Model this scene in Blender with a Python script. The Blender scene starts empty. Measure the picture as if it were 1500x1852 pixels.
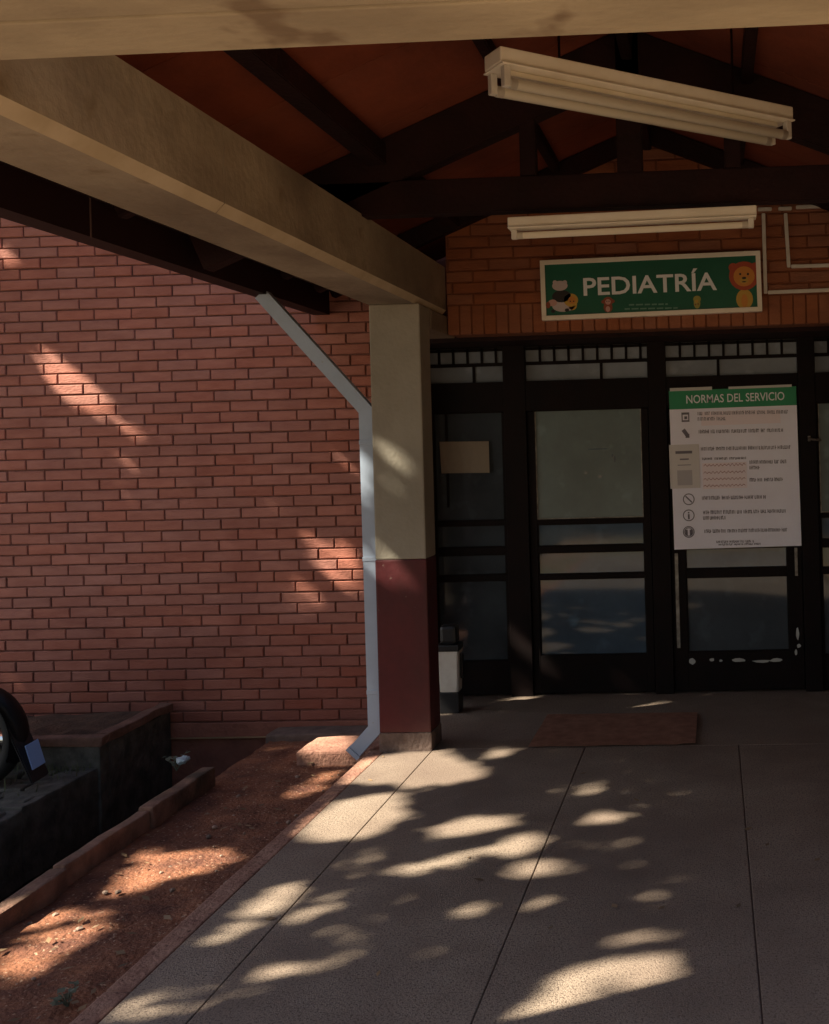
import bpy, bmesh, math, random
from mathutils import Vector, Matrix
random.seed(11)
S = bpy.context.scene
COL = S.collection
rad = math.radians

# ------------------------------------------------------------------ camera
F_PX, YAW, ROLL = 1950.0, rad(2.5), rad(1.55)
PPX, PPY = 1289 - F_PX*math.tan(YAW), 797.0
EYE = Vector((0, 0, 1.6))
Rv = Vector((math.cos(YAW), math.sin(YAW), 0)); Fv = Vector((-math.sin(YAW), math.cos(YAW), 0)); Uv = Vector((0, 0, 1))
CR = Rv*math.cos(ROLL) - Uv*math.sin(ROLL)
CU = Uv*math.cos(ROLL) + Rv*math.sin(ROLL)
cd = bpy.data.cameras.new('camera'); cam = bpy.data.objects.new('camera', cd); COL.objects.link(cam)
cam.matrix_world = Matrix(((CR.x, CU.x, -Fv.x, EYE.x), (CR.y, CU.y, -Fv.y, EYE.y), (CR.z, CU.z, -Fv.z, EYE.z), (0, 0, 0, 1)))
cd.sensor_fit = 'VERTICAL'; cd.sensor_height = 24; cd.lens = F_PX/1852*24
cd.shift_x = (750 - PPX)/1852; cd.shift_y = -(926 - PPY)/1852
cd.clip_start = 0.05; cd.clip_end = 1000
S.camera = cam

def at(u, v, X=None, Y=None, z=None):
    """measured photo point -> its place in the world, on the plane X=, Y= or z="""
    d = Fv*F_PX + CR*(u-PPX) + CU*(PPY-v)
    if Y is not None: t = (Y-EYE.y)/d.y
    elif z is not None: t = (z-EYE.z)/d.z
    else: t = (X-EYE.x)/d.x
    return EYE + d*t

# ------------------------------------------------------------------ light
AZ, EL = rad(27), rad(42)      # sunlight travels towards +X, +Y and down
SUN_TO = Vector((-math.cos(AZ)*math.cos(EL), -math.sin(AZ)*math.cos(EL), math.sin(EL)))
W = bpy.data.worlds.new('World'); S.world = W; W.use_nodes = True
nt = W.node_tree
sky = nt.nodes.new('ShaderNodeTexSky'); sky.sky_type = 'NISHITA'; sky.sun_disc = False
sky.sun_elevation = EL; sky.sun_rotation = math.atan2(SUN_TO.x, SUN_TO.y)
sky.dust_density = 1.5
nt.links.new(sky.outputs[0], nt.nodes['Background'].inputs[0])
nt.nodes['Background'].inputs[1].default_value = 0.05
sl = bpy.data.lights.new('sun', 'SUN'); sl.energy = 5.0; sl.angle = rad(0.6); sl.color = (1.0, 0.93, 0.74)
so = bpy.data.objects.new('sun', sl); COL.objects.link(so); so.rotation_euler = SUN_TO.to_track_quat('Z', 'Y').to_euler()
so.location = SUN_TO*40
S.view_settings.view_transform = 'Standard'; S.view_settings.look = 'None'
S.view_settings.exposure = 1.95; S.view_settings.gamma = 1; S.view_settings.use_curve_mapping = False
S.cycles.use_denoising = True; S.cycles.max_bounces = 10; S.cycles.diffuse_bounces = 6

# ------------------------------------------------------------------ materials
MATS = {}
def mat(name, col, rough=0.7, var=0.0, scale=6.0, stretch=(1, 1, 1), col2=None, bump=0.0, bscale=60.0, spec=0.4, metal=0.0, island=0.0, speck=None, stain=None, zstain=None):
    """principled with object-space noise between col and col2, fine bump, optional per-island value shift and specks"""
    if name in MATS: return MATS[name]
    m = bpy.data.materials.new(name); m.use_nodes = True; MATS[name] = m
    n = m.node_tree.nodes; L = m.node_tree.links; b = n['Principled BSDF']
    b.inputs['Roughness'].default_value = rough; b.inputs['Metallic'].default_value = metal
    b.inputs['Specular IOR Level'].default_value = spec
    b.inputs['Base Color'].default_value = (*col, 1)
    if not (var or col2 or bump or island or speck): return m
    tc = n.new('ShaderNodeTexCoord'); mp = n.new('ShaderNodeMapping'); mp.inputs['Scale'].default_value = stretch
    L.new(tc.outputs['Object'], mp.inputs['Vector'])
    ns = n.new('ShaderNodeTexNoise'); ns.inputs['Scale'].default_value = scale; ns.inputs['Detail'].default_value = 7; ns.inputs['Roughness'].default_value = 0.62
    L.new(mp.outputs[0], ns.inputs['Vector'])
    c2 = col2 or tuple(c*(1-var) for c in col)
    rp = n.new('ShaderNodeValToRGB'); rp.color_ramp.elements[0].position = 0.36; rp.color_ramp.elements[1].position = 0.64
    rp.color_ramp.elements[0].color = (*c2, 1); rp.color_ramp.elements[1].color = (*col, 1)
    L.new(ns.outputs['Fac'], rp.inputs['Fac'])
    out = rp.outputs['Color']
    if speck:
        sc, c3, lo, hi = speck
        n3 = n.new('ShaderNodeTexNoise'); n3.inputs['Scale'].default_value = sc; n3.inputs['Detail'].default_value = 3
        L.new(tc.outputs['Object'], n3.inputs['Vector'])
        mr = n.new('ShaderNodeMapRange'); mr.inputs[1].default_value = lo; mr.inputs[2].default_value = hi
        L.new(n3.outputs['Fac'], mr.inputs[0])
        mx = n.new('ShaderNodeMix'); mx.data_type = 'RGBA'; mx.inputs[7].default_value = (*c3, 1)
        L.new(mr.outputs[0], mx.inputs[0]); L.new(out, mx.inputs[6]); out = mx.outputs[2]
    if stain:
        # broad weathering: (scale, stretch, colour, low, high)
        sc, st, c3, lo, hi = stain
        m4 = n.new('ShaderNodeMapping'); m4.inputs['Scale'].default_value = st; L.new(tc.outputs['Object'], m4.inputs['Vector'])
        n4 = n.new('ShaderNodeTexNoise'); n4.inputs['Scale'].default_value = sc; n4.inputs['Detail'].default_value = 6; n4.inputs['Distortion'].default_value = .4
        L.new(m4.outputs[0], n4.inputs['Vector'])
        mr = n.new('ShaderNodeMapRange'); mr.inputs[1].default_value = lo; mr.inputs[2].default_value = hi; mr.inputs[4].default_value = .85
        L.new(n4.outputs['Fac'], mr.inputs[0])
        mx = n.new('ShaderNodeMix'); mx.data_type = 'RGBA'; mx.inputs[7].default_value = (*c3, 1)
        L.new(mr.outputs[0], mx.inputs[0]); L.new(out, mx.inputs[6]); out = mx.outputs[2]
    if zstain:
        # soil splashed up from the ground: (height of full dirt, height of none, colour)
        za, zb, c3 = zstain
        sp = n.new('ShaderNodeSeparateXYZ'); g0 = n.new('ShaderNodeNewGeometry'); L.new(g0.outputs['Position'], sp.inputs[0])
        n5 = n.new('ShaderNodeTexNoise'); n5.inputs['Scale'].default_value = 2.2; n5.inputs['Detail'].default_value = 6; L.new(g0.outputs['Position'], n5.inputs['Vector'])
        ad = n.new('ShaderNodeMath'); ad.operation = 'MULTIPLY_ADD'; ad.inputs[1].default_value = 1.1; L.new(n5.outputs['Fac'], ad.inputs[0]); L.new(sp.outputs['Z'], ad.inputs[2])
        mr = n.new('ShaderNodeMapRange'); mr.inputs[1].default_value = zb+.55; mr.inputs[2].default_value = za+.55; mr.inputs[4].default_value = .8
        L.new(ad.outputs[0], mr.inputs[0])
        mx = n.new('ShaderNodeMix'); mx.data_type = 'RGBA'; mx.inputs[7].default_value = (*c3, 1)
        L.new(mr.outputs[0], mx.inputs[0]); L.new(out, mx.inputs[6]); out = mx.outputs[2]
    if island:
        g = n.new('ShaderNodeNewGeometry'); mr = n.new('ShaderNodeMapRange')
        mr.inputs[3].default_value = 1-island; mr.inputs[4].default_value = 1+island
        L.new(g.outputs['Random Per Island'], mr.inputs[0])
        hs = n.new('ShaderNodeHueSaturation'); L.new(mr.outputs[0], hs.inputs['Value']); L.new(out, hs.inputs['Color'])
        m2 = n.new('ShaderNodeMath'); m2.operation = 'MULTIPLY_ADD'; m2.inputs[1].default_value = 17.0; m2.inputs[2].default_value = 0.0
        fr = n.new('ShaderNodeMath'); fr.operation = 'FRACT'
        L.new(g.outputs['Random Per Island'], m2.inputs[0]); L.new(m2.outputs[0], fr.inputs[0])
        m3 = n.new('ShaderNodeMapRange'); m3.inputs[3].default_value = 0.93; m3.inputs[4].default_value = 1.05
        L.new(fr.outputs[0], m3.inputs[0]); L.new(m3.outputs[0], hs.inputs['Saturation'])
        out = hs.outputs['Color']
    L.new(out, b.inputs['Base Color'])
    if bump:
        n2 = n.new('ShaderNodeTexNoise'); n2.inputs['Scale'].default_value = bscale; n2.inputs['Detail'].default_value = 5
        L.new(mp.outputs[0], n2.inputs['Vector'])
        bp = n.new('ShaderNodeBump'); bp.inputs['Strength'].default_value = bump; bp.inputs['Distance'].default_value = 0.02
        L.new(n2.outputs['Fac'], bp.inputs['Height']); L.new(bp.outputs[0], b.inputs['Normal'])
    return m

M_brick = mat('brick', (.41, .158, .112), .85, col2=(.335, .12, .085), scale=9, bump=.3, bscale=70, island=.085, stretch=(.6, 1, 2), stain=(1.3, (1, 1, .7), (.26, .085, .06), .55, .75), zstain=(-.05, .6, (.2, .055, .035)))
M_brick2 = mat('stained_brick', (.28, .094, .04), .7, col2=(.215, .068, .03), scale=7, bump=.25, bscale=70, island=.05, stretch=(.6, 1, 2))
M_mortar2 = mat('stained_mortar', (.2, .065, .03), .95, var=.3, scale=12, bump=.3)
M_mortar = mat('mortar', (.18, .072, .055), .95, var=.4, scale=12, bump=.3)
M_plinth = mat('plinth_render', (.32, .115, .075), .9, col2=(.2, .07, .05), scale=3, bump=.4, bscale=40)
M_conc = mat('painted_concrete', (.36, .29, .21), .75, col2=(.27, .21, .15), scale=2.6, bump=.25, bscale=30, speck=(9, (.22, .16, .1), .62, .75), stain=(1.6, (1, .7, 1.2), (.15, .11, .08), .48, .7))
M_arris = mat('highlit_arris', (.52, .42, .30), .7, col2=(.42, .33, .22), scale=5)  # lighter colour paints the bounce-light highlight along the beam's lower edge
M_conc_y = mat('board_marked_concrete', (.41, .33, .225), .75, col2=(.28, .22, .15), scale=2.2, bump=.15, bscale=26, stretch=(.9, 1.7, 1.7), speck=(7, (.2, .14, .09), .6, .72), stain=(1.5, (.5, 2, 2), (.2, .145, .09), .52, .75))
M_col = mat('column_cream', (.28, .245, .195), .7, col2=(.225, .195, .152), scale=2.5, bump=.15, bscale=50, speck=(14, (.25, .2, .15), .66, .8), stain=(2.2, (1.6, 1.6, .5), (.2, .165, .125), .55, .75))
M_maroon = mat('maroon_paint', (.085, .011, .013), .5, col2=(.06, .008, .01), scale=4, bump=.1, bscale=40, spec=.3, speck=(26, (.16, .1, .085), .7, .78), stain=(2.5, (1.5, 1.5, .6), (.05, .012, .012), .5, .75), zstain=(-.2, .25, (.13, .05, .04)))
M_cement = mat('cement', (.17, .115, .095), .9, col2=(.1, .065, .053), scale=9, bump=.4, bscale=50)
M_redcem = mat('red_cement', (.37, .2, .14), .9, col2=(.22, .1, .07), scale=6, bump=.45, bscale=60, speck=(40, (.12, .05, .035), .6, .7))
M_terr = mat('washed_terrazzo', (.31, .238, .185), .6, col2=(.23, .17, .132), scale=3.2, bump=.35, bscale=190, speck=(120, (.1, .07, .055), .5, .66), stain=(.8, (1, .6, 1), (.15, .105, .085), .45, .7))
M_joint = mat('joint_dirt', (.14, .1, .08), .95)
M_soil = mat('red_soil', (.26, .10, .05), .95, col2=(.1, .034, .02), scale=5, bump=.7, bscale=55, speck=(70, (.42, .27, .18), .62, .72))
M_ground = mat('far_ground', (.3, .15, .08), .95, col2=(.12, .12, .05), scale=.5, bump=.4, bscale=8)
M_moss = mat('wet_channel', (.022, .022, .014), .95, col2=(.012, .009, .007), scale=6, bump=.5, bscale=30)
M_cob = mat('grey_cobble', (.10, .09, .078), .9, col2=(.04, .036, .03), scale=9, bump=.6, bscale=25)
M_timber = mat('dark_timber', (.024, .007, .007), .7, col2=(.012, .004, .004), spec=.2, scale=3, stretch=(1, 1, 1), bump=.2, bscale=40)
M_deck = mat('stained_roof_boards', (.225, .046, .017), .65, col2=(.13, .027, .012), scale=1.6, bump=.15, bscale=30, island=.06, spec=.25)
M_tile = mat('clay_roof_tile', (.3, .12, .07), .85, var=.4, scale=4, bump=.3)
M_gut = mat('gutter_paint', (.022, .007, .008), .6, col2=(.016, .005, .006), scale=4, spec=.2)
M_pipe = mat('pale_pipe_metal', (.36, .42, .54), .45, col2=(.31, .36, .45), scale=3, spec=.45, bump=.05, bscale=60, speck=(22, (.3, .27, .24), .68, .8))
M_white = mat('white_enamel', (.84, .77, .66), .5, col2=(.74, .66, .54), scale=5, spec=.4)
M_tube = mat('lamp_tube_glass', (.92, .87, .76), .25, spec=.5)
M_wplast = mat('white_plastic', (.66, .62, .56), .5, col2=(.55, .5, .44), scale=8)
M_black = mat('black_plastic', (.015, .014, .016), .4)
M_frame = mat('dark_door_frame', (.009, .004, .004), .6, col2=(.005, .003, .003), scale=5, spec=.12)
M_alu = mat('worn_aluminium', (.30, .28, .25), .45, metal=.5, col2=(.12, .1, .09), scale=18)
def glass(name, col, rough, smudge=.5):
    m = mat(name, col, rough, col2=tuple(c*.62 for c in col), scale=1.6, spec=.5, speck=(6, tuple(min(1, c*1.5) for c in col), .58, .8))
    return m
M_g_film = glass('frosted_film_glass', (.12, .165, .165), .3)
M_g_dark = glass('dark_glass', (.058, .09, .13), .05)
M_g_side = glass('sidelight_glass', (.05, .06, .07), .05)
M_g_tr = glass('transom_glass', (.21, .235, .28), .3)  # bluish base colour stands in for sky reflected in the panes
M_green = mat('sign_green', (.006, .105, .06), .45, var=.15, scale=4)
M_green2 = mat('header_green', (.02, .24, .10), .5, var=.1, scale=5)
M_letter = mat('sign_lettering', (.72, .74, .76), .5)
M_paper = mat('poster_paper', (.82, .79, .87), .6, col2=(.77, .73, .8), scale=3)
M_paperp = mat('pinkish_paper', (.8, .68, .7), .6)
M_ink = mat('grey_ink', (.16, .14, .16), .7)
M_inkr = mat('red_ink', (.36, .15, .13), .7)
M_manila = mat('manila_paper', (.50, .41, .31), .7, var=.12, scale=4)
M_mat = mat('red_doormat', (.62, .32, .22), .95, col2=(.46, .22, .15), scale=14, bump=.8, bscale=220)
M_tyre = mat('tyre_rubber', (.012, .012, .012), .8)
M_blue = mat('blue_bodywork', (.10, .2, .5), .25, spec=.6)
M_chrome = mat('chrome', (.75, .78, .82), .15, metal=1.0)
M_shine = mat('blue_shine_paint', (.22, .34, .62), .3)
M_bark = mat('bark', (.12, .085, .06), .95, var=.5, scale=8, bump=.8, bscale=14)
M_leaf = mat('leaves', (.075, .12, .03), .6, col2=(.045, .08, .02), scale=3, island=.35)
M_weed = mat('weed_leaves', (.13, .14, .10), .8, col2=(.08, .09, .055), scale=8)
M_dry = mat('dry_leaf', (.25, .16, .09), .85, var=.4, scale=8, island=.4)
M_stone = mat('pebble', (.30, .2, .15), .9, var=.4, scale=20, island=.4)
def flat(name, c): return mat(name, c, .55)

# ------------------------------------------------------------------ helpers
def link(name, bm, m, parent=None, smooth=False):
    me = bpy.data.meshes.new(name); bm.normal_update(); bm.to_mesh(me); bm.free()
    for x in (m if isinstance(m, (list, tuple)) else [m]): me.materials.append(x)
    if smooth:
        for p in me.polygons: p.use_smooth = True
    o = bpy.data.objects.new(name, me); COL.objects.link(o)
    if parent: o.parent = parent; o.matrix_parent_inverse = parent.matrix_basis.inverted()
    return o
def tag(o, label=None, cat=None, group=None, kind=None):
    if label: o['label'] = label
    if cat: o['category'] = cat; o['kind'] = 'thing'
    if group: o['group'] = group
    if kind: o['kind'] = kind
    return o
def empty(name, loc, label, cat, group=None):
    o = bpy.data.objects.new(name, None); COL.objects.link(o); o.location = loc; o.empty_display_size = .1
    return tag(o, label, cat, group)
def box(bm, a, b, bev=0.0, mi=0, rot=None):
    a, b = Vector(a), Vector(b); c = (a+b)/2; s = b-a
    t = bmesh.new(); bmesh.ops.create_cube(t, size=1.0)
    for v in t.verts: v.co = Vector((v.co.x*s.x, v.co.y*s.y, v.co.z*s.z))
    if bev: bmesh.ops.bevel(t, geom=t.edges[:], offset=bev, segments=2, affect='EDGES', profile=.6)
    for v in t.verts:
        if rot is not None: v.co = rot @ v.co
        v.co += c
    for f in t.faces: f.material_index = mi
    merge(bm, t)
def merge(bm, t):
    vm = {v: bm.verts.new(v.co) for v in t.verts}
    for f in t.faces:
        try: nf = bm.faces.new([vm[v] for v in f.verts]); nf.material_index = f.material_index; nf.smooth = f.smooth
        except ValueError: pass
    t.free()
def bar(bm, p, q, w, h, up=(0, 0, 1), bev=0.0, mi=0):
    """square-section bar from p to q: w across, h along up"""
    p, q = Vector(p), Vector(q); d = q-p; l = d.length; d.normalize()
    x = d.cross(Vector(up)).normalized(); u = x.cross(d).normalized()
    t = bmesh.new(); bmesh.ops.create_cube(t, size=1.0)
    for v in t.verts: v.co = Vector((v.co.x*w, v.co.y*l, v.co.z*h))
    if bev: bmesh.ops.bevel(t, geom=t.edges[:], offset=bev, segments=2, affect='EDGES')
    c = (p+q)/2
    for v in t.verts: v.co = c + x*v.co.x + d*v.co.y + u*v.co.z
    for f in t.faces: f.material_index = mi
    merge(bm, t)
def tube(bm, pts, rs, seg=12, mi=0, flatten=None, cap=True):
    pts = [Vector(p) for p in pts]; rs = rs if isinstance(rs, (list, tuple)) else [rs]*len(pts)
    rings = []
    ref = Vector((0.31, 0.17, 0.93))
    for i, p in enumerate(pts):
        d = (pts[min(i+1, len(pts)-1)]-pts[max(i-1, 0)]).normalized()
        x = d.cross(ref).normalized(); y = d.cross(x).normalized()
        rings.append([bm.verts.new(p + (x*math.cos(2*math.pi*k/seg) + y*math.sin(2*math.pi*k/seg))*rs[i]) for k in range(seg)])
    for a, b in zip(rings, rings[1:]):
        for k in range(seg):
            f = bm.faces.new((a[k], a[(k+1) % seg], b[(k+1) % seg], b[k])); f.material_index = mi; f.smooth = True
    if cap:
        for r in (rings[0], rings[-1]):
            f = bm.faces.new(r); f.material_index = mi
def rect_sweep(bm, pts, w, dpt, mi=0):
    """rectangular duct along a path lying in a plane Y=const (mitred): w in the plane, dpt along Y"""
    pts = [Vector(p) for p in pts]; rings = []
    for i, p in enumerate(pts):
        d1 = (p-pts[i-1]).normalized() if i else (pts[1]-p).normalized()
        d2 = (pts[i+1]-p).normalized() if i < len(pts)-1 else d1
        n1 = Vector((d1.z, 0, -d1.x)); n2 = Vector((d2.z, 0, -d2.x)); n = (n1+n2).normalized(); k = w/2/max(.3, n.dot(n1))
        rings.append([bm.verts.new(p + n*k*a + Vector((0, dpt/2*b, 0))) for a, b in ((-1, -1), (1, -1), (1, 1), (-1, 1))])
    for a, b in zip(rings, rings[1:]):
        for k in range(4): bm.faces.new((a[k], a[(k+1) % 4], b[(k+1) % 4], b[k]))
    bm.faces.new(rings[0]); bm.faces.new(rings[-1])
    bmesh.ops.recalc_face_normals(bm, faces=bm.faces[:])
def poly(bm, pts, y, mi=0, th=0.0012):
    """flat cut-out in a plane facing -Y, with thickness th"""
    n = len(pts); f_ = [bm.verts.new((x, y, z)) for x, z in pts]; b_ = [bm.verts.new((x, y+th, z)) for x, z in pts]
    fa = bm.faces.new(f_); fa.normal_update()
    if fa.normal.y > 0: fa.normal_flip()
    fa.material_index = mi
    for i in range(n):
        s = bm.faces.new((f_[i], b_[i], b_[(i+1) % n], f_[(i+1) % n])); s.material_index = mi
def ell(cx, cz, rx, rz, n=20): return [(cx+rx*math.cos(2*math.pi*k/n), cz+rz*math.sin(2*math.pi*k/n)) for k in range(n)]
def text_mesh(name, s, m, parent, size, mtx, extrude=.001, offset=0.0, align='LEFT', sx=1.0):
    cu = bpy.data.curves.new('lettering', 'FONT'); cu.body = s; cu.size = size; cu.extrude = extrude; cu.offset = offset; cu.align_x = align; cu.resolution_u = 3
    to = bpy.data.objects.new('lettering', cu); COL.objects.link(to)
    bpy.context.view_layer.update()
    me = bpy.data.meshes.new_from_object(to.evaluated_get(bpy.context.evaluated_depsgraph_get()))
    bpy.data.objects.remove(to); me.materials.clear(); me.materials.append(m)
    me.transform(mtx @ Matrix.Diagonal((sx, 1, 1, 1)))
    o = bpy.data.objects.new(name, me); COL.objects.link(o)
    if parent: o.parent = parent; o.matrix_parent_inverse = parent.matrix_basis.inverted()
    return o
def quad_frame(c00, c10, c01):
    """matrix taking (x, y) in metres to the plane with origin c00 (bottom-left), right along c10, up along c01"""
    ux = (c10-c00).normalized(); uz = (c01-c00); uz = (uz-ux*uz.dot(ux)).normalized(); n = ux.cross(uz)
    return Matrix(((ux.x, uz.x, n.x, c00.x), (ux.y, uz.y, n.y, c00.y), (ux.z, uz.z, n.z, c00.z), (0, 0, 0, 1)))

# ------------------------------------------------------------------ main levels
WALL_Y, DOOR_Y, GAB_Y, COL_Y = 6.6, 6.85, 6.2, 5.62
SOIL_Z, PLAT_Z, CH_Z = -.15, -.12, -.5
CX0, CX1 = at(664, 900, Y=COL_Y).x, at(768, 900, Y=COL_Y).x
CX0 = at(676, 900, Y=COL_Y).x
CW = CX1-CX0
AXIS = -.33
KX = at(124, 1852, z=0).x
BOT, TOP = 2.36, 2.64

# ground -------------------------------------------------------------
bm = bmesh.new()
def quad(bm, x0, x1, y0, y1, z, mi=0):
    f = bm.faces.new([bm.verts.new(p) for p in ((x0, y0, z), (x1, y0, z), (x1, y1, z), (x0, y1, z))]); f.material_index = mi
quad(bm, -400, 400, -400, -9, SOIL_Z-.02)
quad(bm, 1.2, 400, -9, 6.55, SOIL_Z-.02)
quad(bm, -400, -12, -9, 6.55, SOIL_Z-.02)
quad(bm, -400, 400, 6.55, 400, SOIL_Z-.02)
quad(bm, -2.75, 1.2, -9, 0.8, SOIL_Z-.02)
tag(link('ground', bm, M_ground), kind='structure')
# red soil strip between the walkway and the kerb, uneven
bm = bmesh.new()
nx, ny = 40, 190
vs = [[None]*(ny+1) for _ in range(nx+1)]
from mathutils import noise as mn
for i in range(nx+1):
    for j in range(ny+1):
        x = -2.72 + (KX+.02+2.72)*i/nx; y = .7+5.88*j/ny
        z = SOIL_Z + .014*mn.noise((x*3, y*3, 1)) + .008*mn.noise((x*11, y*11, 4)) + .006*mn.noise((x*27, y*27, 9))
        vs[i][j] = bm.verts.new((x, y, z))
for i in range(nx):
    for j in range(ny):
        f = bm.faces.new((vs[i][j], vs[i+1][j], vs[i+1][j+1], vs[i][j+1])); f.smooth = True
tag(link('soil', bm, M_soil), kind='structure')
# drain channel
bm = bmesh.new()
quad(bm, -3.5, -2.7, -9, 6.6, CH_Z)
box(bm, (-2.74, -9, CH_Z), (-2.70, 6.56, SOIL_Z-.03))
tag(link('drain_channel', bm, M_moss), kind='structure')
# bank left of the channel, cobbled
bm = bmesh.new()
quad(bm, -12, -3.47, -9, 6.58, PLAT_Z-.03)
tag(link('pavement', bm, M_cob), kind='structure')
bm = bmesh.new()
for j in range(40):
    for i in range(9):
        x = -3.47-.17*i-(.085 if j % 2 else 0); y = 5.78-.115*j
        h = random.uniform(-.012, .01)
        box(bm, (x-.155, y-.1, PLAT_Z-.05), (x, y, PLAT_Z+h), bev=.014)
tag(link('cobbles', bm, M_cob), kind='structure')

# walkway ---------------------------------------------------------------
XJ = [KX, at(175, 1852, z=0).x, at(336, 1852, z=0).x, at(852, 1852, z=0).x, at(1380, 1852, z=0).x]
XJ += [XJ[4]+.81, 1.22]
YJ = at(1000, 1352, z=0).y
bm = bmesh.new()
box(bm, (KX+.004, -1.5, -.3), (1.21, DOOR_Y+.2, -.006), mi=1)
g = .0024
for a, b in zip(XJ[1:-1], XJ[2:]):
    box(bm, (a+g, -1.5, -.05), (b-g, YJ-g, 0), bev=.003)
box(bm, (XJ[1]+g, YJ+g, -.05), (1.22, DOOR_Y+.2, 0), bev=.003)
tag(link('walkway', bm, [M_terr, M_joint]), kind='structure')
bm = bmesh.new()
for k in range(9):
    y0 = -1.5+.93*k; y1 = min(y0+.925, CX0 and 6.4)
    box(bm, (KX, y0, -.3), (XJ[1]-g, y1, -.001+random.uniform(-.003, .002)), bev=.007)
tag(link('kerb', bm, M_redcem), kind='structure')

# ------------------------------------------------------------------ brick wall on the left
BL, BH, GAP = .2441, .0667, .0085
def bricks(bm, x0, x1, z0, z1, y, mi=0, ox=0.0, bl=BL, bh=BH):
    r = 0; z = z0
    while z < z1-1e-4:
        zt = min(z+bh, z1); x = x0 - (bl/2 if r % 2 else 0) - ox - bl + random.uniform(-.012, .012)
        while x < x1:
            xe = x+bl+random.uniform(-.006, .006); a = max(x, x0); b = min(xe-GAP, x1)
            if b-a > .02:
                j = [random.uniform(-.0016, .0016) for _ in range(3)]; yy = y+random.uniform(-.003, .002)
                p = [(a, z+GAP*.5+j[0]), (b, z+GAP*.5+j[1]), (b, zt-GAP*.5+j[1]), (a, zt-GAP*.5+j[0])]
                i_ = .004
                q = [(a+i_, p[0][1]+i_), (b-i_, p[1][1]+i_), (b-i_, p[2][1]-i_), (a+i_, p[3][1]-i_)]
                fv = [bm.verts.new((px, yy, pz)) for px, pz in q]; mv = [bm.verts.new((px, yy+.004, pz)) for px, pz in p]; bv = [bm.verts.new((px, yy+.03, pz)) for px, pz in p]
                fs = [bm.faces.new(fv)]
                for k in range(4):
                    fs.append(bm.faces.new((fv[k], mv[k], mv[(k+1) % 4], fv[(k+1) % 4]))); fs.append(bm.faces.new((mv[k], bv[k], bv[(k+1) % 4], mv[(k+1) % 4])))
                for f in fs: f.material_index = mi
            x = xe
        z += bh; r += 1
ZB = at(450, 1305, Y=WALL_Y).z
bw = empty('brick_wall', (-4, WALL_Y, SOIL_Z), 'long red brick wall with dark joints left of the column, dappled by sun', 'wall')
bm = bmesh.new(); WX1 = -1.80
bricks(bm, -7.0, WX1, ZB, ZB+BH*58, WALL_Y)
box(bm, (-7.0, WALL_Y+.008, ZB-.02), (WX1-.001, WALL_Y+.24, ZB+BH*58), mi=1)
bmesh.ops.recalc_face_normals(bm, faces=bm.faces[:])
link('brickwork', bm, [M_brick, M_mortar], bw)
bm = bmesh.new(); box(bm, (-7, WALL_Y-.012, -.6), (WX1, WALL_Y+.235, ZB-.004), bev=.004)
link('plinth', bm, M_plinth, bw)

# brick wall above the doors ------------------------------------------
gw = empty('gable_wall', (AXIS, GAB_Y, 2.26), 'orange stained brick wall above the doors, carrying the green sign', 'wall')
ZL = at(1150, 595, Y=GAB_Y).z
M_ROOF = .41; ZR = 3.42           # ridge underside
def deckz(x): return ZR - M_ROOF*abs(x-AXIS)
GX0, GX1 = CX1+.005, 2*AXIS-CX1-.005
bm = bmesh.new()
bw2 = .0715; n = int((GX1-GX0)/bw2)
for k in range(n+1):
    a = GX0+k*bw2
    if a+bw2 > GX1+.03: break
    box(bm, (a+.004, GAB_Y+random.uniform(-.002, .002), ZL), (a+bw2-.004, GAB_Y+.05, ZL+.165), bev=.003)
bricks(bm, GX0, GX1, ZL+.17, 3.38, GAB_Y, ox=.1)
# trim the gable to the roof slope
for sgn in (1, -1):
    nrm = Vector((sgn*M_ROOF, 0, 1)).normalized()
    bmesh.ops.bisect_plane(bm, geom=bm.verts[:]+bm.edges[:]+bm.faces[:], plane_co=(AXIS, 0, ZR-.01), plane_no=nrm, clear_outer=True)
t = bmesh.new()
v0 = [(GX0, ZL+.006), (GX1, ZL+.006), (GX1, deckz(GX1)-.01), (AXIS, ZR-.01), (GX0, deckz(GX0)-.01)]
fa = [t.verts.new((x, GAB_Y+.008, z)) for x, z in v0]; fb = [t.verts.new((x, GAB_Y+.24, z)) for x, z in v0]
t.faces.new(fa); t.faces.new(fb[::-1])
for i in range(5): t.faces.new((fa[i], fb[i], fb[(i+1) % 5], fa[(i+1) % 5]))
for f in t.faces: f.material_index = 1
merge(bm, t)
bmesh.ops.recalc_face_normals(bm, faces=bm.faces[:])
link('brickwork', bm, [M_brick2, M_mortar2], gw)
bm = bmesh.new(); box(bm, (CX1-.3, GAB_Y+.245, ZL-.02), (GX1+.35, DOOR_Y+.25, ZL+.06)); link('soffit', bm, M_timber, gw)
# unseen brick wall added on the right to block sky light
fw_ = empty('brick_wall', (1.9, 4, SOIL_Z), 'unseen plain brick wall added right of the walkway to block sky light', 'wall')
bm = bmesh.new(); box(bm, (1.75, 3.2, -.3), (1.95, 6.58, 3.6)); link('brickwork', bm, mat('flank_brick', (.3, .12, .09), .85, var=.3, scale=6, bump=.3), fw_)
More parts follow.
